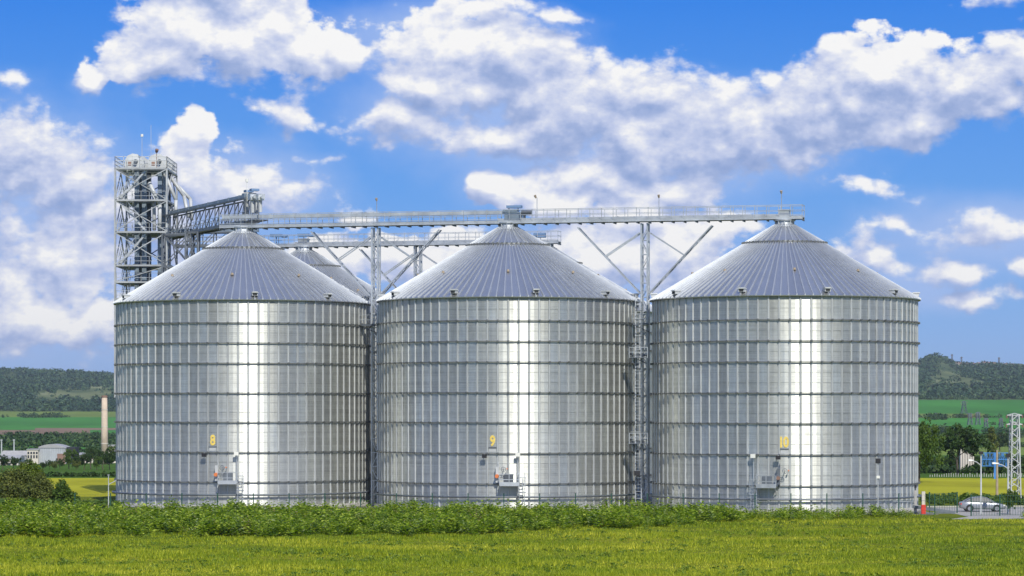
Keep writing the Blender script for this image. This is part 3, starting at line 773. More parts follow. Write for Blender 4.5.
for i in range(len(levels)-1):
    za, zb = levels[i], levels[i+1]
    big = zb-za > 3
    if not big: 
        MB().bar((.1, -.02, za+.1), (W_-.1, -.02, zb-.1), .105).build('brace', M['tower'], tw); continue
    MB().bar((.1, -.02, zb-.15), (W_-.1, -.02, za+.15), .105).build('brace', M['tower'], tw)
    MB().bar((.1, -.16, za+.15), (W_*.55, -.16, (za+zb)/2+.35), .105).bar((W_*.55, -.16, (za+zb)/2+.35), (W_-.1, -.16, zb-.15), .105).build('brace', M['tower'], tw)
    MB().bar((.1, Dp, zb-.15), (W_-.1, Dp, za+.15), .105).bar((.1, Dp+.15, za+.15), (W_-.1, Dp+.15, zb-.15), .105).build('brace', M['galvd'], tw)
    for x in (0, W_):
        MB().bar((x, .1, za+.15), (x, Dp/2, zb-.15), .12).bar((x, Dp/2, zb-.15), (x, Dp-.1, za+.15), .12).build('brace', M['tower'], tw)
# stair flights zigzag in the left half
for i in range(2, len(levels)-1):
    za, zb = levels[i], levels[i+1]; zm = (za+zb)/2
    for (ya, yb, z0, z1, x) in ((1.2, 4.4, za, zm, .6), (4.4, 1.2, zm, zb, 1.5)) if zb-za > 3 else ((1.2, 4.0, za, zb, 1.0),):
        m = MB()
        for xx in (x-.35, x+.35):
            m.bar((xx, ya, z0+.05), (xx, yb, z1+.05), .05, .2); m.bar((xx, ya, z0+1.05), (xx, yb, z1+1.05), .05)
            for k in range(4): f = k/3; m.bar((xx, ya+(yb-ya)*f, z0+(z1-z0)*f), (xx, ya+(yb-ya)*f, z0+(z1-z0)*f+1.05), .04)
        for k in range(7): f = (k+.5)/7; m.box((x-.33, ya+(yb-ya)*f-.12, z0+(z1-z0)*f), (x+.33, ya+(yb-ya)*f+.12, z0+(z1-z0)*f+.03))
        m.build('stair_flight', M['galv'], tw)
    # cross stair seen from the front
    m = MB(); s = 1
    a, b = ((.5, .5, za+.2), (3.6, .5, zb-.2)) if i % 2 else ((3.6, .5, za+.2), (.5, .5, zb-.2))
    if zb-za > 3:
        m.bar(a, b, .06, .22); m.bar(Vector(a)+Vector((0, 0, 1)), Vector(b)+Vector((0, 0, 1)), .05)
        m.bar(Vector(a)+Vector((0, .8, 0)), Vector(b)+Vector((0, .8, 0)), .06, .22); m.bar(Vector(a)+Vector((0, .8, 1)), Vector(b)+Vector((0, .8, 1)), .05)
        for k in range(9):
            p = Vector(a).lerp(Vector(b), k/8); m.bar(p, p+Vector((0, 0, 1)), .04); m.box((p.x-.12, .5, p.z), (p.x+.12, 1.3, p.z+.04))
        m.build('stair_flight', M['galv'], tw)
    m = MB()
    for h in (.55, 1.1): m.bar((.15, .15, za+h), (W_-.15, .15, za+h), .05)
    for k in range(7): m.bar((.15+(W_-.3)*k/6, .15, za), (.15+(W_-.3)*k/6, .15, za+1.1), .05)
    m.build('guard_rail', M['galv'], tw)
# elevator legs (dark twin trunks)
for x, y in ((2.1, 4.0), (3.0, 4.0), (4.9, 4.0), (5.6, 4.0), (2.2, 7.4), (3.1, 7.4), (4.6, 7.4), (5.5, 7.4)):
    m = MB().box((x-.26, y-.34, 11.7), (x+.26, y+.34, 39.6))
    for z in np.arange(13, 39, 2.6): m.box((x-.31, y-.39, z), (x+.31, y+.39, z+.12))
    m.build('elevator_trunk', M['galvb'] if y < 5 else M['galvd'], tw)
# heads
for x, y in ((1.85, 3.8), (4.7, 3.8), (2.2, 7.6), (5.0, 7.6)):
    h = empty('elevator_head', (x, y, 39.6)); h.parent = tw
    prof = [(-1.15, 0), (-1.15, .9), (-.8, 1.45), (-.2, 1.7), (.4, 1.6), (.9, 1.2), (1.15, .7), (1.15, 0)]
    m = MB(); m.add([(a, -.45, b) for a, b in prof]+[(a, .45, b) for a, b in prof], [tuple(range(8)), tuple(range(15, 7, -1))]+[(i, 8+i, 8+(i+1) % 8, (i+1) % 8) for i in range(8)])
    m.build('hood', M['pale'], h)
    MB().box((-1.2, -.5, .85), (1.2, .5, .93)).build('flange', M['galv'], h)
    MB().tube((.2, -.46, .75), (.2, -.95, .75), .26, .22, 12).build('gear_motor', M['galvd'], h)
    MB().box((-.75, -.50, .25), (-.35, -.455, .7)).build('inspection_hatch', M['rust'], h)
# top railings, lamps
for (a, b) in (((0, 0), (W_, 0)), ((W_, 0), (W_, Dp)), ((0, Dp), (W_, Dp)), ((0, 0), (0, Dp))):
    a, b = Vector((*a, 39.2)), Vector((*b, 39.2)); n = max(6, int((b-a).length/1.1))
    for i in range(n+1): MB().bar(a.lerp(b, i/n), a.lerp(b, i/n)+Vector((0, 0, 1.45)), .06).build('rail_post', M['pale'], tw)
    for h in (.5, .95, 1.42): MB().bar(a+Vector((0, 0, h)), b+Vector((0, 0, h)), .06).build('hand_rail', M['pale'], tw)
m = MB().bar((3.1, 1, 39.2), (3.1, 1, 43.2), .05).build('mast', M['galv'], tw)
MB().tube((3.1, 1, 43.1), (3.1, 1, 43.4), .16, .16, 10).build('warning_lamp', M['lamp'], tw)
MB().bar((4.05, 2, 39.2), (4.05, 2, 44.6), .04).build('lightning_rod', M['galv'], tw)
MB().tube((4.9, .5, 41.2), (5.0, .3, 41.5), .16, .22, 10).bar((4.9, .6, 39.2), (4.9, .6, 41.3), .06).build('flood_lamp', M['rust'], tw)
# white discharge spouts bending down to the bridge
for pts in ([(4.0, .8, 37.6), (5.3, .5, 34.9), (5.3, .5, 31.9)], [(5.6, 3.0, 38.8), (7.0, 2.4, 35.6), (7.0, 2.4, 33.4)], [(5.9, 5.0, 38.8), (7.8, 4.0, 36.2), (8.4, 3.2, 33.6)], [(5.8, 7.6, 38.6), (8.3, 6.4, 36.0), (8.6, 5.2, 33.4)], [(3.2, 5, 37.6), (4.4, 2.0, 36.4), (4.5, 1.6, 31.9)]):
    MB().path(pts, .22, 8).build('discharge_spout', M['pale'], tw, True)
m = MB()
for i in range(int(27/.4)): m.bar((-.05, .6, 12+i*.4), (-.05, 1.1, 12+i*.4), .05)
m.bar((-.05, .6, 12), (-.05, .6, 39), .06).bar((-.05, 1.1, 12), (-.05, 1.1, 39), .06); m.build('side_ladder', M['galvd'], tw)

# ------------------------------------------------------------------ bridges from the tower to the rows
def bridge(A, B, zd, zt, label, wd=1.6, trough=True, n=10, drive=True):
    A, B = Vector((*A, 0)), Vector((*B, 0)); d = B-A; L = d.length
    root = empty('conveyor_bridge', (A.x, A.y, 0), math.atan2(d.y, d.x), label=label, cat='conveyor bridge', group='conveyor bridges from the elevator tower')
    for y in (-wd/2, wd/2):
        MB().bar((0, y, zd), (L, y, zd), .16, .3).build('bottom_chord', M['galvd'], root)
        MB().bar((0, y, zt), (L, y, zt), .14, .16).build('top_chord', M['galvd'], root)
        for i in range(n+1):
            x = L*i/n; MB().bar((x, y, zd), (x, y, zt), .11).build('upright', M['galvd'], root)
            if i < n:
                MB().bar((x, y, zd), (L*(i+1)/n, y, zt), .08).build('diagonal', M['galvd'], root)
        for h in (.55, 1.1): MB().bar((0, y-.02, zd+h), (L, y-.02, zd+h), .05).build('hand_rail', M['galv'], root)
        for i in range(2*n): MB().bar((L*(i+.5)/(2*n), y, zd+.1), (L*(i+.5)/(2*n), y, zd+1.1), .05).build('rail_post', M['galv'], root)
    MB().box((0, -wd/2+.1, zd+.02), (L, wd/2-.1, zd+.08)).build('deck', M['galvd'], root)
    if trough:
        m = MB().box((-1.5, -.35, zt+.1), (L+.3, .35, zt+.50)); k = 9
        for i in range(k+1): x = -1.5+(L+1.8)*i/k; m.box((x-.05, -.4, zt+.06), (x+.05, .4, zt+.55))
        m.build('conveyor_trough', M['galvb'], root)
    return root, L
br1, Lb = bridge((-41.6, 337.5), (-28.6, 307.9), 31.0, 33.6, 'enclosed conveyor bridge running from the elevator tower to the peak of silo 8', n=9)
e = Lb
for (dx, dy, dz) in ((-.7, -.4, .0), (1.3, -.35, -.2), (.3, .5, -.1), (2.6, .1, -.3)):
    MB().box((e+dx-.42, dy-.4, 33.5+dz), (e+dx+.42, dy+.4, 34.15+dz)).tube((e+dx+.42, dy, 33.8+dz), (e+dx+.85, dy, 33.8+dz), .2, n=10).build('drive_head', M['galv'] if dx > 1 else M['galvb'], br1)
    MB().tube((e+dx, dy, 31.9), (e+dx, dy, 33.7+dz), .2, .2, 10).build('drop_spout', M['pale'], br1)
    MB().bar((e+dx+.4, dy-.4, 31), (e+dx+.4, dy-.4, 33.7+dz), .08).bar((e+dx-.4, dy-.4, 31), (e+dx+.4, dy-.4, 33.5+dz), .06).build('frame', M['galvd'], br1)
for (dx, c) in ((-1.0, 'bluebox'), (1.0, 'bluebox')): MB().box((e+dx-.4, -.5, 34.3), (e+dx+.4, .4, 34.55)).build('motor_cover', M[c], br1)
MB().bar((e+.1, -.6, 33), (e+.1, -.6, 35.4), .06).tube((e+.1, -.6, 35.35), (e+.1, -.6, 35.7), .17, .17, 10).build('lamp', M['lamp'], br1)
MB().bar((e-1.0, 0, 31.0), (e+3.2, 0, 31.0), 1.6, .12).build('end_deck', M['galvd'], br1)
br2, Lb2 = bridge((-41.2, 342.0), (-31.2, 340.6), 30.3, 31.9, 'lower conveyor bridge running from the elevator tower to the back row', n=6, wd=1.4)
# trestle carrying the bridges
def trestle(cx, cy, wx, wy, top, label):
    root = empty('trestle_tower', (cx, cy, 0), 0, label=label, cat='steel trestle', group='trestles under the conveyor bridges')
    for x in (-wx, wx):
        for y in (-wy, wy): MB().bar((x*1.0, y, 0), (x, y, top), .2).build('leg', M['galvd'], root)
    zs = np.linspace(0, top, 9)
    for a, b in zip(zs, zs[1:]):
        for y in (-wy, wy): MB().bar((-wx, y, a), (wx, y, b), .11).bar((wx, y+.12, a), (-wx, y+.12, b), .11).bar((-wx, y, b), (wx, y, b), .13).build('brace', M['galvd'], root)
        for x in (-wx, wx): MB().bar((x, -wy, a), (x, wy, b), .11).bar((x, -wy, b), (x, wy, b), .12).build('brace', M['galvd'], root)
    return root
trestle(-39.0, 327.0, 1.7, 1.2, 30.8, 'dark lattice trestle between the elevator tower and silo 8')
m_ = trestle(-36.9, 323.2, .7, .8, 30.8, 'narrow dark lattice trestle close behind the roof of silo 8')

# ------------------------------------------------------------------ vegetation
def leaf_cloud(centers, rad, per, size, flat=1.0):
    """quads scattered in clumps; centers (n,3), rad scalar or (n,)"""
    n = len(centers); rad = np.broadcast_to(np.asarray(rad, float), (n,))
    c = np.repeat(centers, per, 0); r = np.repeat(rad, per)
    dd = rng.normal(size=(len(c), 3)); dd /= np.linalg.norm(dd, axis=1)[:, None]
    p = c+dd*(r*rng.uniform(.35, 1, len(c))**.5)[:, None]*np.array([1, 1, flat])
    # leaves roughly face outward and up with scatter
    nr = dd+rng.normal(scale=.6, size=dd.shape)+np.array([0, 0, .35]); nr /= np.linalg.norm(nr, axis=1)[:, None]
    a = np.cross(nr, rng.normal(size=dd.shape)); a /= np.linalg.norm(a, axis=1)[:, None]+1e-9
    b = np.cross(nr, a); s = (size*rng.uniform(.55, 1.3, len(c)))[:, None]
    V = np.stack([p-a*s, p-b*s*.55, p+a*s, p+b*s*.55], 1).reshape(-1, 3)
    return V, np.arange(len(V)).reshape(-1, 4)
def crown_mesh(name, h, w, mat, clumps=70, per=40, size=.3, bottom=.25, shape='round', ntr=5):
    cs = []; rs = []
    lob = [(random.uniform(-.3, .3)*w, random.uniform(-.3, .3)*w, h*random.uniform(.45, .78), w*random.uniform(.2, .34)) for _ in range(7)]
    for i in range(clumps):
        if shape == 'poplar':
            f = random.random(); z = h*(bottom+(1-bottom)*f); rr = w/2*math.sin(math.pi*min(1, f*.85+.12))**.7*math.sqrt(random.random())
            a = random.uniform(0, 6.28); cs.append((rr*math.cos(a), rr*math.sin(a), z)); rs.append(w*.16)
        elif shape == 'bush':
            a = random.uniform(0, 6.28); f = random.random(); e = random.uniform(.05, 1)
            rr = w/2*math.sqrt(1-min(.98, e)**2)*(.75+.3*math.sin(a*3+1)+.15*math.sin(a*5)); cs.append((rr*math.cos(a)*f**.3, rr*math.sin(a)*f**.3, h*(e*.85+.07)*(.85+.2*math.sin(a*2)))); rs.append(w*.10)
        else:
            lx, ly, lz, lr = random.choice(lob)
            v = Vector((random.gauss(0, 1), random.gauss(0, 1), random.gauss(0, 1))).normalized()*lr*random.uniform(.5, 1.15)
            z = lz+v.z*h/w*.9
            cs.append((lx+v.x, ly+v.y, max(h*bottom, min(h*.97, z)))); rs.append(w*random.uniform(.06, .10))
    V, Fq = leaf_cloud(np.array(cs), np.array(rs), per, size)
    return npmesh(name, V, Fq, M[mat])
def trunk_mesh(h, w, lean=.0):
    m = MB(); pts = [Vector((0, 0, -.3)), Vector((.05*w, 0, h*.25)), Vector((lean, .04*w, h*.5)), Vector((lean*1.4, 0, h*.8))]
    r = h*.028
    for i in range(3): m.tube(pts[i], pts[i+1], r*(1-.28*i), r*(1-.28*(i+1)), 8)
    for k in range(8):
        a = k*2.4; p = pts[1].lerp(pts[3], (k+.5)/9); q = p+Vector((math.cos(a)*w*.3, math.sin(a)*w*.3, h*.16))
        m.tube(p, q, r*.38, r*.12, 5); m.tube(q, q+Vector((math.cos(a+.5)*w*.1, math.sin(a+.5)*w*.1, h*.08)), r*.12, r*.04, 4)
    return m.mesh('trunk', M['bark'])
KINDS = {
    'tree': [(crown_mesh('crown', 10, 9, 'leaf_dark', 90, 40, .30), trunk_mesh(10, 9)), (crown_mesh('crown', 10, 8, 'leaf_mid', 80, 40, .30), trunk_mesh(10, 8, .3)),
             (crown_mesh('crown', 10, 11, 'leaf_dark', 100, 40, .30, .15), trunk_mesh(10, 9, -.3)), (crown_mesh('crown', 10, 10, 'leaf_olive', 90, 40, .30, .1), trunk_mesh(10, 9)), (crown_mesh('crown', 10, 9.5, 'leaf_mid', 190, 44, .26, .14), trunk_mesh(10, 9))],
    'poplar': [(crown_mesh('crown', 10, 3.2, 'leaf_olive', 70, 36, .24, .08, 'poplar'), trunk_mesh(10, 2))],
    'bush': [(crown_mesh('crown', 4, 6.5, 'leaf_olive', 260, 46, .13, 0, 'bush'), trunk_mesh(3, 3)), (crown_mesh('crown', 4, 5.5, 'leaf_bright', 220, 46, .13, 0, 'bush'), trunk_mesh(3, 3)),
             (crown_mesh('crown', 4, 5, 'leaf_mid', 150, 40, .16, 0, 'bush'), trunk_mesh(3, 3))],
}
def plant(name, kind, var, px, pyb, Y, hpx, label, cat, group=None, wf=1.0):
    """height in pixels of the photograph converted to metres at distance Y"""
    cm, tm = KINDS[kind][var]; X = (px-512)*Y/F; z = ground_z(X, Y)
    if pyb is not None:
        pass
    ref = {'tree': 10, 'poplar': 10, 'bush': 4}[kind]; s = hpx*Y/F/ref
    r = empty(name, (X, Y, z), random.uniform(0, 6.28), label=label, cat=cat, group=group); r.scale = (s*wf, s*wf, s)
    link('crown', cm, r); link('trunk', tm, r)
    return r
# bushes at the left edge
plant('bush', 'bush', 1, 28, None, 322, 36, 'bright green bush rising behind the olive bushes at left', 'bush', 'bushes at the field edge')
plant('bush', 'bush', 0, 14, None, 308, 34, 'large olive green bush at the left edge', 'bush', 'bushes at the field edge', 1.05)
plant('bush', 'bush', 0, 40, None, 306, 30, 'rounded olive bush just right of the largest one', 'bush', 'bushes at the field edge', 1.0)
o = plant('bush', 'bush', 2, 63, None, 304, 25, 'low bush with rusty tint nearest the yellow field', 'bush', 'bushes at the field edge', 1.1)
# trees around the factory on the left
DESC = ['dark green tree', 'lighter green tree', 'broad dark tree', 'olive tree']
LT = [(3, 690, 17, 0, 'dark tree at the left edge, before the nearest long shed'), (14, 700, 14, 2, 'broad low tree before the end of the long sheds'), (22, 680, 9, 3, 'small olive tree between the long sheds and the cream block'),
      (30, 720, 12, 1, 'light green tree at the foot of the cream factory block'), (44, 690, 9, 0, 'small dark tree at the left corner of the arched shed'), (50, 720, 10, 2, 'low broad tree before the middle of the arched shed'),
      (55, 680, 9, 3, 'small olive tree before the rusty wall of the arched shed'), (60, 730, 12, 0, 'dark tree before the right end of the arched shed'), (69, 740, 22, 1, 'tallest light green tree, right against the dark bay of the shed'),
      (76, 690, 10, 3, 'lowest olive tree right of the arched shed'), (78, 760, 13, 2, 'broad tree before the low grey roofed shed'), (84, 700, 18, 0, 'tall dark tree halfway between arched shed and chimney'),
      (91, 730, 23, 2, 'tallest broad tree just left of the chimney'), (97, 690, 15, 1, 'light green tree touching the chimney from the left'), (103, 720, 21, 0, 'dark tree standing in front of the chimney foot'),
      (110, 700, 19, 2, 'broad tree just right of the chimney'), (116, 740, 26, 1, 'light tree against the left wall of silo 8')]
for px, Y, h, v, lab in LT: plant('tree', 'tree', v, px, None, Y, h, lab, 'tree', 'trees around the factory', .95)
# right side
plant('tree', 'tree', 4, 919, None, 400, 64, 'leafy tree half hidden by the right wall of silo 10', 'tree', 'trees on the right', .62)
plant('tree', 'tree', 2, 958, None, 520, 53, 'tallest round tree standing over the pale ruin', 'tree', 'trees on the right', .95)
plant('poplar', 'poplar', 0, 992, None, 700, 42, 'slim poplar right of the big round tree', 'tree', 'trees on the right')
RT = [(932, 600, 15, 0, 'dark hedge tree beside the leafy tree at silo 10'), (938, 620, 13, 2, 'broad hedge tree left of the tallest tree'), (948, 600, 17, 1, 'light green hedge tree under the left side of the tallest tree'),
      (956, 600, 17, 2, 'broad hedge tree straight under the tallest tree'), (966, 600, 14, 0, 'dark low hedge tree beneath the pale ruin'), (974, 620, 18, 2, 'broad hedge tree at the right corner of the pale ruin'),
      (982, 600, 16, 1, 'light hedge tree behind the left lamp and blue frame'), (990, 610, 15, 0, 'dark hedge tree at the foot of the poplar'), (999, 600, 16, 2, 'broad hedge tree behind the right half of the blue frame'),
      (1008, 620, 15, 1, 'light hedge tree behind the left leg of the white pylon'), (1017, 600, 17, 0, 'dark hedge tree behind the right leg of the white pylon'), (1024, 610, 16, 2, 'broad hedge tree cut by the right edge'),
      (1000, 1350, 22, 0, 'distant dark round tree beyond the poplar')]
for px, Y, h, v, lab in RT: plant('tree', 'tree', v, px, None, Y, h, lab, 'tree', 'hedgerow trees on the right', 1.1)
plant('tree', 'tree', 1, 1010, None, 276, 27, 'small young tree behind the green fence at the car', 'tree', None, .72)
# hedges and far woods: too many to count
def crowns_stuff(name, pts, mat, label, per=9, flat=.8, lf=.30):
    """pts: (X, Y, z, r) rough crowns, each a small jagged mound"""
    P4 = np.array(pts); n = len(P4)
    V, Fq = leaf_cloud(P4[:, :3]+np.array([0, 0, 1])*P4[:, 3:4]*.45, P4[:, 3]*.75, per, 1.0, flat)
    # scale leaf size by crown size
    q = V.reshape(-1, 4, 3); c = q.mean(1, keepdims=True); s = np.repeat(P4[:, 3], per)[:, None, None]*lf
    V = (c+(q-c)*s).reshape(-1, 3)
    o = link(name, npmesh(name, V, Fq, M[mat])); tag(o, label, 'trees' if 'tree' in name or 'wood' in name or 'forest' in name else 'hedge', kind='stuff'); return o
def line_pts(u0, u1, Y0, Y1, n, r, keep=1.0):
    out = []
    for i in range(n):
        u = random.uniform(u0, u1); Y = random.uniform(Y0, Y1); X = (u-512)*Y/F
        out.append((X, Y, ground_z(X, Y), .62*r*random.uniform(.6, 1.4)))
    return out
pts = []
pts += line_pts(-60, 122, 438, 446, 130, 1.0)
crowns_stuff('hedge', pts+line_pts(915, 1100, 560, 600, 220, 2.2), 'leaf_dark', 'dark hedges bordering the far side of the yellow field', 40)
pts = line_pts(-80, 130, 1500, 1600, 260, 5.5)+line_pts(-80, 55, 1600, 1800, 170, 6.5)+line_pts(-80, 130, 1280, 1360, 180, 4)+line_pts(60, 130, 1900, 1960, 60, 5)
pts += line_pts(-80, 130, 2120, 2150, 120, 5)
pts += line_pts(-60, 70, 3560, 3600, 60, 5)+line_pts(20, 60, 3560, 3620, 30, 8)
crowns_stuff('tree_belt', pts, 'leaf_farl', 'tree belts between the fields beyond the factory', 26)
pts = line_pts(905, 1120, 1020, 1060, 120, 3)+line_pts(905, 940, 1350, 1450, 40, 5)+line_pts(985, 1120, 1500, 1560, 80, 4)+line_pts(905, 1120, 1900, 1960, 120, 5)
pts += line_pts(905, 1120, 2180, 2210, 90, 5)+line_pts(905, 960, 2100, 2180, 60, 8)+line_pts(905, 1120, 2800, 2830, 120, 5)+line_pts(925, 945, 2700, 2780, 20, 7)+line_pts(990, 1120, 2480, 2500, 40, 4)
crowns_stuff('tree_belt', pts, 'leaf_farl', 'tree belts crossing the green fields on the right', 26)
def hill_pts(u0, u1, n, Y0, r, pred):
    out = []
    while len(out) < n:
        u = random.uniform(u0, u1); Y = random.uniform(Y0, 6350)
        if not pred(u, Y): continue
        X = (u-512)*Y/F; out.append((X, Y, ground_z(X, Y), r*random.uniform(.6, 1.5)))
    return out
def pl_(u, Y):
    inm = region(u, Y) == 'hill_meadow'
    if inm or (4350 < Y < 4600 and 40 < u < 112 and zz(u*5, Y) > -.3): return random.random() < .02
    if 3900 < Y < 4000: return random.random() < .6
    if zz(u*3, Y*2) > .9: return random.random() < .2
    return True
def pr_(u, Y):
    if region(u, Y) == 'hill_meadow': return random.random() < .03
    if zz(u*4, Y*2) > .75: return random.random() < .2
    return True
crowns_stuff('forest', hill_pts(-120, 200, 9000, 3900, 7, pl_), 'leaf_far', 'dark forest covering the long hills at the left horizon', 14)
crowns_stuff('forest', hill_pts(860, 1150, 9000, 3720, 7, pr_), 'leaf_far', 'dark forest covering the hills at the right horizon', 14)

# the meadow: blades near the camera
def tufts(xs, ys, hs, per, spread, width):
    n = len(xs); X = np.repeat(xs, per)+rng.normal(scale=spread, size=n*per); Yv = np.repeat(ys, per)+rng.normal(scale=spread, size=n*per)
    h = np.repeat(hs, per)*rng.uniform(.5, 1.2, n*per); a = rng.uniform(0, 6.283, n*per); l = rng.uniform(.15, .8, n*per)*h
    wx, wy = np.cos(a)*width, np.sin(a)*width; b = a+1.57+rng.normal(scale=.4, size=n*per)
    z0 = np.zeros_like(h)-.02
    V = np.stack([np.stack([X-wx, Yv-wy, z0], 1), np.stack([X+wx, Yv+wy, z0], 1), np.stack([X+np.cos(b)*l, Yv+np.sin(b)*l, h], 1)], 1).reshape(-1, 3)
    return V, np.arange(len(V)).reshape(-1, 3)
def weed_front(X, Y):
    u = 512+X/Y*F
    return F*CH/(lerp_tab([(-200, 535), (0, 536), (400, 536), (520, 532), (640, 527), (760, 521), (920, 517.5), (1300, 516.5)], u)-HZ)
nT = 68000
ys = 1/rng.uniform(1/275., 1/160., nT)      # denser towards the camera
xs = rng.uniform(-.235, .235, nT)*ys
nz = np.sin(xs*.35+ys*.21)+np.sin(xs*.11-ys*.33+1)+.7*np.sin(xs*.9+2.1)*np.sin(ys*.5)
keep = (xs < 40) | (ys < 262)
xs, ys, nz = xs[keep], ys[keep], nz[keep]
V, T = tufts(xs, ys, .11+.13*np.clip(nz*.5+.5, 0, 1.3), 7, .14, .024)
o = link('grass', npmesh('grass', V, T, M['blade'], nside=3)); tag(o, 'yellow green meadow grass in the foreground', 'grass', kind='stuff')
# taller seed tufts
k = rng.random(len(xs)) < .04*np.clip(nz+.6, 0, 2)
V, T = tufts(xs[k], ys[k], np.full(k.sum(), .34), 16, .18, .024)
o = link('tall_grass', npmesh('tall_grass', V, T, M['blade'], nside=3)); tag(o, 'taller tufts scattered through the foreground meadow', 'grass', kind='stuff')
# weed belt in front of the silos
def weeds(n, pale, hmin, hmax, lsize):
    out = []
    tries = 0
    X = []; Yl = []; H = []
    while len(X) < n:
        x = random.uniform(-56, 58); y = random.uniform(222, 275); u = 512+x/y*F
        yf = weed_front(x, y)+2.6*math.sin(x*.37)+1.8*math.sin(x*1.1+1)+1.4*math.sin(x*2.3)
        if y < yf: 
            if random.random() > .012 or y < yf-14: continue
        back = 274.5 if u < 915 else 266
        if y > back: continue
        k = .78+.16*math.sin(x*.31+y*.2)+.14*math.sin(x*.83-y*.1)+.16*math.sin(x*2.1+y*.4)+(.45 if random.random() < .07 else 0)
        h = random.uniform(hmin, hmax)*k
        if u > 600: h *= max(.62, 1-(u-600)/900)
        if u > 760 and random.random() < .25: continue
        X.append(x); Yl.append(y); H.append(h)
    X, Yl, H = map(np.array, (X, Yl, H))
    per = 15
    hx = np.repeat(H, per); f = np.tile(np.linspace(.15, 1, per), n)
    a = np.tile(np.arange(per)*2.4, n)+np.repeat(rng.uniform(0, 6.28, n), per)
    L = lsize*(1.25-.6*f)*rng.uniform(.7, 1.25, n*per)*np.clip(hx, .5, 1.3)
    px = np.repeat(X, per)+rng.normal(scale=.07, size=n*per); py = np.repeat(Yl, per)+rng.normal(scale=.07, size=n*per); pz = hx*f*.92
    dx, dy = np.cos(a), np.sin(a); rise = rng.uniform(-.1, .75, n*per)
    d = np.stack([dx, dy, rise], 1); d /= np.linalg.norm(d, axis=1)[:, None]
    s = np.stack([-dy, dx, rng.normal(scale=.25, size=n*per)], 1)*.30
    base = np.stack([px, py, pz], 1); Lc = L[:, None]
    tip = base+d*Lc-np.array([0, 0, .12])*Lc; mid = base+d*Lc*.5+np.array([0, 0, .06])*Lc
    V = np.stack([base, mid+s*Lc, tip, mid-s*Lc], 1).reshape(-1, 3)
    return V, np.arange(len(V)).reshape(-1, 4)
V, Fq = weeds(9500, False, .7, 1.6, .40)
o = link('weeds', npmesh('weeds', V, Fq, M['weed'])); tag(o, 'belt of tall broad leaved weeds in front of the silos', 'weeds', kind='stuff')
V, Fq = weeds(2600, False, .6, 1.75, .24)
o = link('weeds', npmesh('weeds', V, Fq, M['weeddark'])); tag(o, 'darker narrow leaved weeds mixed into the weed belt', 'weeds', kind='stuff')
V, Fq = weeds(500, False, 1.0, 1.7, .20)
o = link('weeds', npmesh('weeds', V, Fq, M['weeddry'])); tag(o, 'dry straw coloured stalks in the weed belt', 'weeds', kind='stuff')
V, Fq = weeds(900, True, .9, 1.4, .34)
o = link('weeds', npmesh('weeds', V, Fq, M['weedpale'])); tag(o, 'pale silvery weeds dotted through the weed belt', 'weeds', kind='stuff')
nP = 2600
yy = 1/rng.uniform(1/262., 1/165., nP); xx = rng.uniform(-.215, .215, nP)*yy
kk = (np.sin(xx*.23+yy*.31)+np.sin(xx*.51-yy*.17)+rng.normal(scale=.7, size=nP)) > .35
xx, yy = xx[kk], yy[kk]
V, Fq = leaf_cloud(np.stack([xx, yy, np.full(len(xx), .08)], 1), rng.uniform(.12, .45, len(xx)), 34, .085, .45)
o = link('meadow_herbs', npmesh('meadow_herbs', V, Fq, M['herb'])); tag(o, 'low dark green herbs dotted through the meadow', 'herbs', kind='stuff')
# scrub strip behind the road and beside the left bushes
pts = []
for i in range(700):
    x = random.uniform(46, 130); y = random.uniform(303, 326); pts.append((x, y, 0, random.uniform(.35, .75)))
for i in range(700):
    x = random.uniform(-75, -42); y = random.uniform(272, 300); pts.append((x, y, 0, random.uniform(.4, .9)))
crowns_stuff('scrub', pts, 'leaf_mid', 'low green scrub along the road and beside the silos', 60)

# ------------------------------------------------------------------ fences, gate, poles
def wire_fence(pts, label, gap, pick, ph=2.1, group='green wire fences'):
    root = empty('wire_fence', (pts[0][0], pts[0][1], 0), 0, label=label, cat='fence', group=group)
    o0 = Vector((pts[0][0], pts[0][1], 0))
    pm = MB().box((-.05, -.05, -.3), (.05, .05, ph)).box((-.06, -.06, ph), (.06, .06, ph+.03)).mesh('post', M['green'])
    for a, b in zip(pts, pts[1:]):
        a, b = Vector((*a, 0))-o0, Vector((*b, 0))-o0; n = max(1, round((b-a).length/gap)); d = (b-a)/n; th = math.atan2(d.y, d.x)
        L = d.length; m = MB(); t_ = .011 if not pick else .026
        k = int(L/(.45 if not pick else .24))
        for i in range(1, k): m.bar((L*i/k, 0, .05), (L*i/k, 0, ph-.1), t_)
        for z in (.1, .75, 1.4, ph-.12): m.bar((.05, .01, z), (L-.05, .01, z), t_)
        me = m.mesh('mesh_panel', M['green'])
        for i in range(n):
            link('post', pm, root, a+d*i, th); link('mesh_panel', me, root, a+d*i, th)
        link('post', pm, root, b, th)
    return root
wire_fence([(-43, 275.4), (41.4, 274.2)], 'green wire fence standing behind the weeds in front of the silos', 3.48, False)
wire_fence([(44.6, 272.0), (56, 273.4), (70, 275)], 'green picket fence standing in front of the silver car', 2.6, True)
wire_fence([(41.6, 279), (44.4, 279.3)], 'short green picket fence panel beside the sliding gate', 2.8, True)
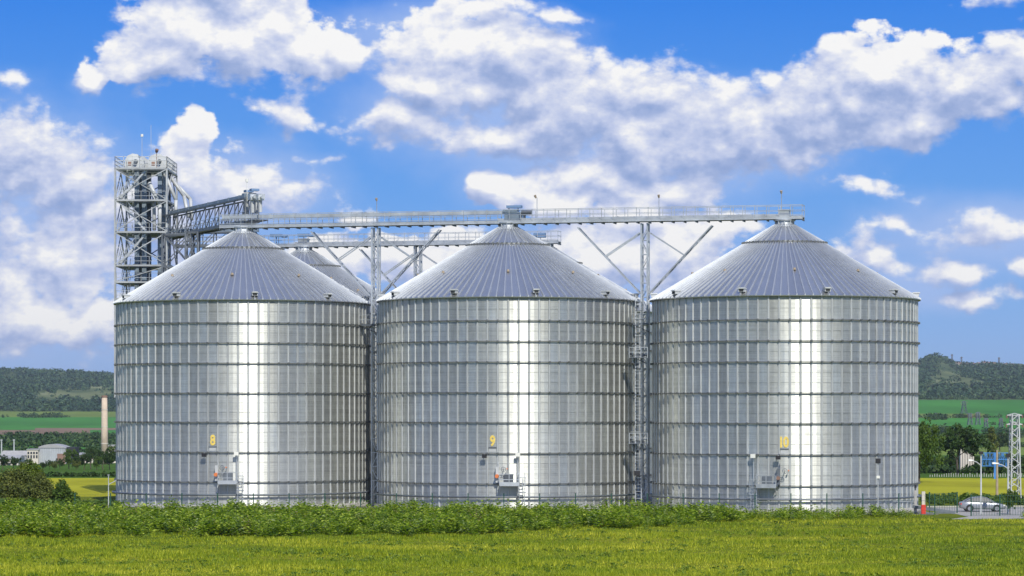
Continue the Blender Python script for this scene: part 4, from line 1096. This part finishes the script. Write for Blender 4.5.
# sliding gate
g = empty('sliding_gate', (39.9, 277, 0), 0, label='grey cantilever gate beam with tall post left of the car', cat='gate')
MB().box((-.14, -.14, 0), (.14, .14, 2.35)).build('gate_post', M['concrete'], g)
MB().bar((0, 0, 2.35), (0, 0, 2.7), .1).tube((0, 0, 2.6), (0, 0, 2.9), .11, n=8).build('post_lamp', M['black'], g)
MB().bar((-.3, -.2, .75), (3.9, -.2, .15), .14, .3).bar((-.3, -.2, .12), (3.9, -.2, .12), .12, .12).build('gate_beam', M['galvd'], g)
MB().bar((-2.2, -.1, 1.3), (-.1, -.1, 1.2), .07).build('stay', M['galv'], g)
# barrier post with red foot
g = empty('barrier_post', (40.1, 275.0, 0), 0, label='white post with red lower half at the corner of silo 10', cat='post')
g.location = (40.4-.0, 275.0, 0)
MB().box((-.16, -.16, 1.0), (.16, .16, 2.3)).build('upper_post', M['white'], g)
MB().box((-.2, -.2, 0.1), (.2, .2, 1.0)).box((-.22, -.22, .45), (.22, .22, .75)).build('red_housing', M['red'], g)
def lamp_post(px, Yb, top, head_dx, label, group='street lamps at the road', thick=.09):
    b = P(px, HZ, Yb); g = empty('street_lamp', (b.x, Yb, 0), 0, label=label, cat='street lamp', group=group)
    MB().tube((0, 0, 0), (0, 0, 1.0), thick*1.3, thick*1.2, 10).tube((0, 0, 1.0), (0, 0, top), thick, thick*.7, 10).build('pole', M['pale'], g)
    MB().path([(0, 0, top-1.1), (head_dx*.45, 0, top-.75), (head_dx*.8, 0, top-.65)], .05, 6).build('arm', M['pale'], g)
    x0, x1 = sorted((head_dx*.75, head_dx*1.25))
    m = MB(); m.add([(x0, -.14, top-.66), (x1, -.14, top-.62), (x1, .14, top-.62), (x0, .14, top-.66), (x0, -.10, top-.46), (x1, -.06, top-.54), (x1, .06, top-.54), (x0, .10, top-.46)],
        [(0, 3, 2, 1), (4, 5, 6, 7), (0, 1, 5, 4), (1, 2, 6, 5), (2, 3, 7, 6), (3, 0, 4, 7)]); m.build('lamp_head', M['lamp'], g)
    return g
g = lamp_post(981, 277.5, 5.9, -1.0, 'street lamp with arm to the left above the car')
MB().box((-.2, -.2, 5.9), (.2, .2, 6.2)).build('camera', M['black'], g)
g = lamp_post(1008, 277.5, 5.6, -1.25, 'street lamp in front of the white pylon')
MB().box((-.18, -.2, 5.6), (.2, .2, 6.0)).build('camera', M['black'], g)
# flood lamp pole in front of silo 10
def simple_pole(px, Y, h, head, label):
    b = P(px, HZ, Y); g = empty('lamp_pole', (b.x, Y, 0), 0, label=label, cat='pole')
    MB().tube((0, 0, 0), (0, 0, h), .055, .045, 8).build('pole', M['pale'], g)
    if head == 'flood':
        MB().box((-.24, -.16, h-.1), (.24, .1, h+.38)).box((-.2, -.19, h-.04), (.2, -.16, h+.32)).build('flood_lamp', M['black'], g)
        MB().box((-.18, -.22, h-1.55), (.16, .1, h-1.3)).build('sensor', M['lamp'], g)
    else:
        MB().bar((0, 0, h-.9), (.75, 0, h-.5), .07).box((-.09, -.09, h-.02), (.09, .09, h+.06)).build('arm', M['galv'], g)
    return g
simple_pole(878, 272.5, 5.2, 'flood', 'thin pole with black flood lamp in front of silo 10')
simple_pole(108.5, 272.5, 3.95, 'arm', 'short pale pole with a side arm left of silo 8')
# wooden pole
b = P(997, HZ, 330); g = empty('utility_pole', (b.x, 330, 0), 0, label='bare wooden utility pole between the two street lamps', cat='pole')
MB().tube((0, 0, 0), (0, 0, 5.6), .17, .12, 10).build('pole', M['wood'], g); MB().bar((-.05, 0, 5.0), (.5, 0, 5.05), .07).tube((.45, 0, 5.08), (.45, 0, 5.25), .06, n=8).build('insulator_arm', M['galvd'], g)
# lattice pylon at the right edge
def pylon(px, Y, ypt, wb, wt, n, label, t_=.1, zb=None, arms=(), mat='pale', group=None):
    b = P(px, HZ, Y); z0 = ground_z(b.x, Y) if zb is None else zb; H = P(px, ypt, Y).z-z0
    g = empty('lattice_pylon', (b.x, Y, z0), 0.12, label=label, cat='pylon', group=group)
    def c(f, i): w_ = (wb+(wt-wb)*f)/2; return Vector(((-w_, w_, w_, -w_)[i], (-w_, -w_, w_, w_)[i], H*f))
    for i in range(4): MB().bar(c(0, i), c(1, i), t_*1.4).build('leg', M[mat], g)
    for s in range(n):
        m = MB()
        for i in range(4):
            j = (i+1) % 4
            a, d_ = (i, j) if s % 2 else (j, i)
            m.bar(c(s/n, a), c((s+1)/n, d_), t_)
        m.build('brace', M[mat], g)
    for f, w_ in arms:
        MB().bar((-w_, 0, H*f), (w_, 0, H*f), t_*1.3).bar((-w_, 0, H*f), (0, 0, H*f+w_*.25), t_).bar((w_, 0, H*f), (0, 0, H*f+w_*.25), t_).build('cross_arm', M[mat], g)
        for x in (-w_, w_): MB().tube((x, 0, H*f), (x, 0, H*f-t_*4), t_, n=6).build('insulator', M['rust'], g)
    return g
pylon(1014.5, 318, 414, 1.15, .8, 14, 'white lattice pylon with small cross arms at the right edge', .085, arms=((.985, .9), (.88, .95)))
for k, (px, Y, yt, w_) in enumerate(((964, 3000, 401, 6), (970, 2500, 413, 4), (978, 2500, 412, 4), (986, 2400, 418, 3), (1001, 2400, 418, 3), (936, 2850, 413, 3))):
    pylon(px, Y, yt, w_, 1.5, 5, ['tall grey pylon in the middle of the green field', 'squat grey pylon just right of the tall field pylon', 'grey pylon second right of the tall field pylon', 'small grey pylon above the poplar', 'small grey pylon left of the white pylon', 'small grey pylon above the leafy tree'][k], .30, arms=((.92, w_*.6), (.75, w_*.5)), mat='galvd', group='pylons on the far green field')
for k, (px, w_) in enumerate(((952, 3), (961.5, 3), (999, 3.5))):
    m_y = ypx(px, 6180)
    pylon(px, 6180, m_y-9, w_, 1.6, 6, 'thin mast on the right hill ridge, %s of three' % ['leftmost', 'middle', 'rightmost'][k], .5, arms=((.95, 2),), mat='galvd', group='masts on the ridge')
# blue truss frame
Yb = 420; b = P(995, HZ, Yb); zb = ground_z(b.x, Yb)
g = empty('blue_frame', (b.x, Yb, zb), 0, label='blue steel truss frame on a single post behind the lamps', cat='steel frame')
zt, zl = P(995, 453, Yb).z-zb, P(995, 466, Yb).z-zb
MB().bar((0, 0, 0), (0, 0, zt), .34).build('post', M['blue'], g)
for y in (0, 1.2):
    for z in (zl, (zl+zt)/2, zt): MB().bar((-1.9, y, z), (1.9, y, z), .09).build('rail', M['blue'], g)
    for i in range(7): MB().bar((-1.9+i*.63, y, zl), (-1.9+i*.63, y, zt), .06).build('upright', M['blue'], g)
    for i in range(6):
        a, c_ = (-1.9+i*.63, y+.06, zl), (-1.9+(i+1)*.63, y+.06, zt)
        if i % 2: a, c_ = (a[0], a[1], zt), (c_[0], c_[1], zl)
        MB().bar(a, c_, .05).build('diagonal', M['blue'], g)
for x in (-1.9, 1.9):
    for z in (zl, zt): MB().bar((x, 0, z), (x, 1.2, z), .12).build('end_tie', M['blue'], g)
# row of white stakes beyond the yellow field
g = empty('stake_fence', (P(930, HZ, 436).x, 436, 0), 0, label='row of short white stakes along the far edge of the yellow field', cat='fence')
for i in range(46):
    px = 930+i*2.35; X = (px-512)*436/F; z = ground_z(X, 436)
    link('stake', MB().box((-.05, -.05, -.1), (.05, .05, random.uniform(.3, .65))).mesh('stake', M['concrete']), g, (X-g.location.x, 0, z))

# ------------------------------------------------------------------ the car
def make_car():
    b = P(982, HZ, 284.0); g = empty('parked_car', (b.x, 284.0, .012), 0, label='silver sedan on the road behind the green fence', cat='car')
    # stations: x, half width, z sill, z belt, z roof edge (body side profile), facing +X
    side = [(-2.26, .42, .80), (-2.20, .34, .96), (-1.75, .25, 1.02), (-1.35, .24, 1.04), (-.4, .23, .98), (.6, .23, .95), (1.1, .23, .94), (1.7, .25, .84), (2.15, .28, .70), (2.27, .36, .58)]
    V = []; Fc = []
    for x, zb, zt_ in side:
        hw = .88 if abs(x) < 1.9 else .74
        for y, z in ((-hw*.94, zb), (-hw, zb+.2), (-hw, zt_-.12), (-hw*.9, zt_), (hw*.9, zt_), (hw, zt_-.12), (hw, zb+.2), (hw*.94, zb)): V.append((x, y, z))
    for i in range(len(side)-1):
        for k in range(8): Fc.append((i*8+k, i*8+(k+1) % 8, (i+1)*8+(k+1) % 8, (i+1)*8+k))
    Fc += [tuple(range(7, -1, -1)), tuple((len(side)-1)*8+k for k in range(8))]
    m = MB(); m.add(V, Fc); o = m.build('body', M['car'], g, True)
    cab = [(-1.75, .80, 1.0), (-1.05, .66, 1.40), (-.3, .64, 1.47), (.35, .65, 1.42), (1.15, .80, .94)]
    # glasshouse and roof
    V = []
    for x, hw, z in cab: V += [(x, -hw, z), (x, hw, z)]
    base = [(-1.75, .82), (-1.05, .84), (-.3, .85), (.35, .85), (1.15, .83)]
    gl = MB(); vs = V+[(x, s*hw, .95) for x, hw in base for s in (-1, 1)]
    gl.add(vs, [(0, 2, 12, 10), (2, 4, 14, 12), (4, 6, 16, 14), (6, 8, 18, 16), (3, 1, 11, 13), (5, 3, 13, 15), (7, 5, 15, 17), (9, 7, 17, 19), (0, 1, 3, 2), (6, 7, 9, 8)])
    gl.build('windows', M['glass'], g)
    rf = MB(); off = .015
    rf.add([(-1.08, -.67, 1.41), (-1.08, .67, 1.41), (-.3, -.655, 1.487), (-.3, .655, 1.487), (.38, -.66, 1.435), (.38, .66, 1.435)], [(0, 1, 3, 2), (2, 3, 5, 4)])
    for s in (-1, 1):
        rf.bar((.36, s*.665, 1.42), (1.2, s*.82, .95), .06).bar((-1.06, s*.675, 1.4), (-1.8, s*.82, 1.02), .10)
        rf.bar((-.25, s*.66, 1.46), (-.25, s*.86, .95), .07); rf.bar((-1.08, s*.67, 1.41), (-.3, s*.655, 1.47), .05).bar((-.3, s*.655, 1.47), (.38, s*.66, 1.43), .05)
    rf.build('roof', M['car'], g)
    for x in (-1.38, 1.36):
        for s in (-1, 1):
            wh = empty('wheel', (x, s*.80, .32)); wh.parent = g
            MB().tube((0, -.11, 0), (0, .11, 0), .32, n=20).build('tyre', M['tyre'], wh)
            q = MB().tube((0, s*.11, 0), (0, s*.125, 0), .21, n=14); q.build('rim', M['rim'], wh)
            MB().tube((0, s*.095-.0, .0), (0, s*.10, .0), .36, n=20)
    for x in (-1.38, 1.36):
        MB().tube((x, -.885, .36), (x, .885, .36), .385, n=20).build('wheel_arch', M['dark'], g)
    for s in (-1, 1):
        MB().box((2.05, s*.62-.14, .58), (2.24, s*.62+.14, .70)).build('headlight', M['lamp'], g)
        MB().box((-2.27, s*.62-.14, .72), (-2.18, s*.62+.14, .86)).build('tail_light', M['red'], g)
        MB().box((.75, s*.92-.08, .95), (.92, s*.92+.08, 1.06)).build('mirror', M['car'], g)
        for hx in (-.9, .05): MB().box((hx, s*.885-.01, .79), (hx+.18, s*.885+.01, .82)).build('door_handle', M['rim'], g)
make_car()

# ------------------------------------------------------------------ distant buildings on the left
def build_at(px0, px1, pt, pb, Y, dep, name, label, wallmat, roofmat, cat='building', roof='flat', rise=.6, wins=0, winh=(.35, .65), zb=None):
    a, b = P(px0, pb, Y), P(px1, pb, Y); z0 = ground_z((a.x+b.x)/2, Y)-1.5; zt_ = P(px0, pt, Y).z; L = b.x-a.x; H = zt_-z0
    g = empty(name, (a.x, Y, z0), 0, label=label, cat=cat, group='buildings of the distant factory')
    MB().box((0, 0, 0), (L, dep, H)).build('wall', M[wallmat], g)
    r = MB()
    if roof == 'flat': r.box((-.2, -.2, H), (L+.2, dep+.2, H+.35))
    elif roof == 'arch':
        n = 8; pr = [(L*i/n, H+rise*math.sin(math.pi*(i/n*.9+.1))) for i in range(n+1)]
        pr = [(0, H)]+pr+[(L, H)]; k = len(pr)
        r.add([(x, -.2, z) for x, z in pr]+[(x, dep+.2, z) for x, z in pr], [tuple(range(k-1, -1, -1)), tuple(range(k, 2*k))]+[(i, i+1, k+i+1, k+i) for i in range(k-1)])
    else:
        r.add([(-.3, -.3, H), (L+.3, -.3, H), (L+.3, dep+.3, H), (-.3, dep+.3, H), (-.3, dep/2, H+rise), (L+.3, dep/2, H+rise)], [(0, 1, 5, 4), (2, 3, 4, 5), (1, 2, 5), (3, 0, 4)])
    r.build('roof', M[roofmat], g)
    for i in range(wins):
        x = L*(i+.5)/wins; w_ = L/wins*.28
        wd = MB().box((x-w_, -.06, H*winh[0]), (x+w_, .02, H*winh[1])).build('window', M['glass'], g)
    return g, L, H
Yf = 960
f1, L_, H_ = build_at(38.5, 66, 448, 466, Yf, 14, 'factory_shed', 'large grey sheet clad factory shed with arched roof', 'shed', 'rooft', roof='arch', rise=1.3)
for i in range(12): MB().box((L_*i/12+.05, -.08, 1), (L_*i/12+.16, -.0, H_)).build('cladding_rib', M['galv'], f1)
MB().box((L_*.68, -.10, 1.5), (L_*.98, -.02, H_*.72)).build('rusty_cladding', M['rust'], f1)
MB().box((L_, 1, 2), (L_+3.0, 10, H_+.3)).build('side_bay', M['dark'], f1)
f2, L_, H_ = build_at(27, 38.2, 450, 466, Yf-2, 10, 'factory_block', 'cream factory block with small windows left of the grey shed', 'white', 'rooft', wins=4, winh=(.55, .72))
for i in range(4): MB().box((L_*(i+.5)/4-.3, -.06, H_*.78), (L_*(i+.5)/4+.3, .02, H_*.90)).build('window', M['glass'], f2)
build_at(0, 26.5, 455.5, 466, Yf+20, 16, 'long_shed', 'long low shed with pale roof at the far left', 'rooft', 'concrete', roof='gable', rise=1.6, wins=10)
build_at(-30, 18, 459, 468, Yf-60, 12, 'long_shed', 'low pale shed nearest the left edge', 'white', 'rooft', roof='gable', rise=1.2, wins=8)
build_at(78, 96, 455, 462, Yf+30, 12, 'low_shed', 'low grey roofed shed left of the chimney foot', 'white', 'rooft', roof='gable', rise=.8, wins=5)
build_at(96, 109, 457, 464, Yf, 10, 'boiler_house', 'small cream boiler house at the chimney foot', 'white', 'rooft', wins=3)
build_at(108, 122, 446, 462, Yf+40, 10, 'tall_block', 'cream block beside silo 8 and the chimney', 'white', 'rooft', wins=3, winh=(.5, .65))
b = P(104.5, HZ, Yf-10); zc = ground_z(b.x, Yf-10); Hc = P(0, 396.5, Yf-10).z-zc
g = empty('chimney', (b.x, Yf-10, zc), 0, label='tall cream brick chimney rising above the factory', cat='chimney')
MB().tube((0, 0, 0), (0, 0, Hc), 1.35, .92, 20).build('shaft', M['cream'], g, True)
MB().tube((0, 0, Hc-.3), (0, 0, Hc+.35), 1.05, 1.02, 20).build('rim', M['rust'], g)
for f in (.3, .55, .8): MB().tube((0, 0, Hc*f), (0, 0, Hc*f+.25), 1.4-.42*f, 1.4-.43*f, 20).build('band', M['white'], g)
for px in (1.5, 14):
    b = P(px, HZ, 1100); g = empty('mast', (b.x, 1100, ground_z(b.x, 1100)), 0, label='thin pale blue mast %s' % ('at the far left edge' if px < 5 else 'above the long sheds'), cat='mast', group='pale blue masts at the factory')
    MB().tube((0, 0, 0), (0, 0, 7.5), .35, .25, 8).box((-.4, -.4, 7.5), (.4, .4, 7.9)).build('pole', M['pale'], g)
# pale ruin on the right
Yr = 575; b = P(960.5, HZ, Yr); zr = ground_z(b.x, Yr); Hr = P(0, 445, Yr).z-zr
g = empty('ruined_building', (b.x, Yr, zr), 0, label='pale roofless concrete ruin with pillars under the tallest tree', cat='building')
for i in range(6): MB().box((i*.5, 0, 0), (i*.5+.28, 1.5, Hr-random.uniform(0, .5))).build('pillar', M['white'], g)
MB().box((0, .25, 0), (2.7, .5, Hr*.85)).build('wall', M['concrete'], g)
# villas on the right ridge
for i, px in enumerate((956, 959, 965, 973, 977, 983, 988, 993, 1004, 1011, 1018)):
    Y = 6130; X = (px-512)*Y/F; z = ground_z(X, Y)
    s = 4.2
    g = empty('hill_house', (X, Y-20, z+3), 0, label='tiny pale ridge house, '+['first from the left, right under the left mast', 'second from the left', 'third from the left, beside the middle mast', 'fourth from the left', 'fifth from the left', 'middle one of the eleven', 'fifth from the right', 'fourth from the right', 'third from the right, beyond the rightmost mast', 'second from the right', 'last at the right edge'][i], cat='house', group='houses on the ridge')
    wd_ = random.uniform(2, 4)
    MB().box((-wd_, 0, -4), (wd_, 8, 3)).build('wall', M['white'], g)
    MB().add([(-wd_-.4, -1, 3), (wd_+.4, -1, 3), (wd_+.4, 9, 3), (-wd_-.4, 9, 3), (-wd_-.4, 4, 5), (wd_+.4, 4, 5)], [(0, 1, 5, 4), (2, 3, 4, 5), (1, 2, 5), (3, 0, 4)]).build('roof', M['rust'], g)

# ------------------------------------------------------------------ air
hm = D.materials.new('haze_air'); hm.use_nodes = True; q = NT(hm.node_tree); q.n.remove(q.n['Principled BSDF'])
pv = q.node('ShaderNodeVolumePrincipled'); pv.inputs['Color'].default_value = (.80, .88, 1, 1); pv.inputs['Density'].default_value = .000042; pv.inputs['Anisotropy'].default_value = .2
q.l.new(pv.outputs[0], q.n['Material Output'].inputs['Volume'])
hz = MB().box((-14000, -13000, -12), (14000, 12500, 190)).build('haze', hm); hz['kind'] = 'stuff'
hz['label'] = 'thin blue haze over the far hills'
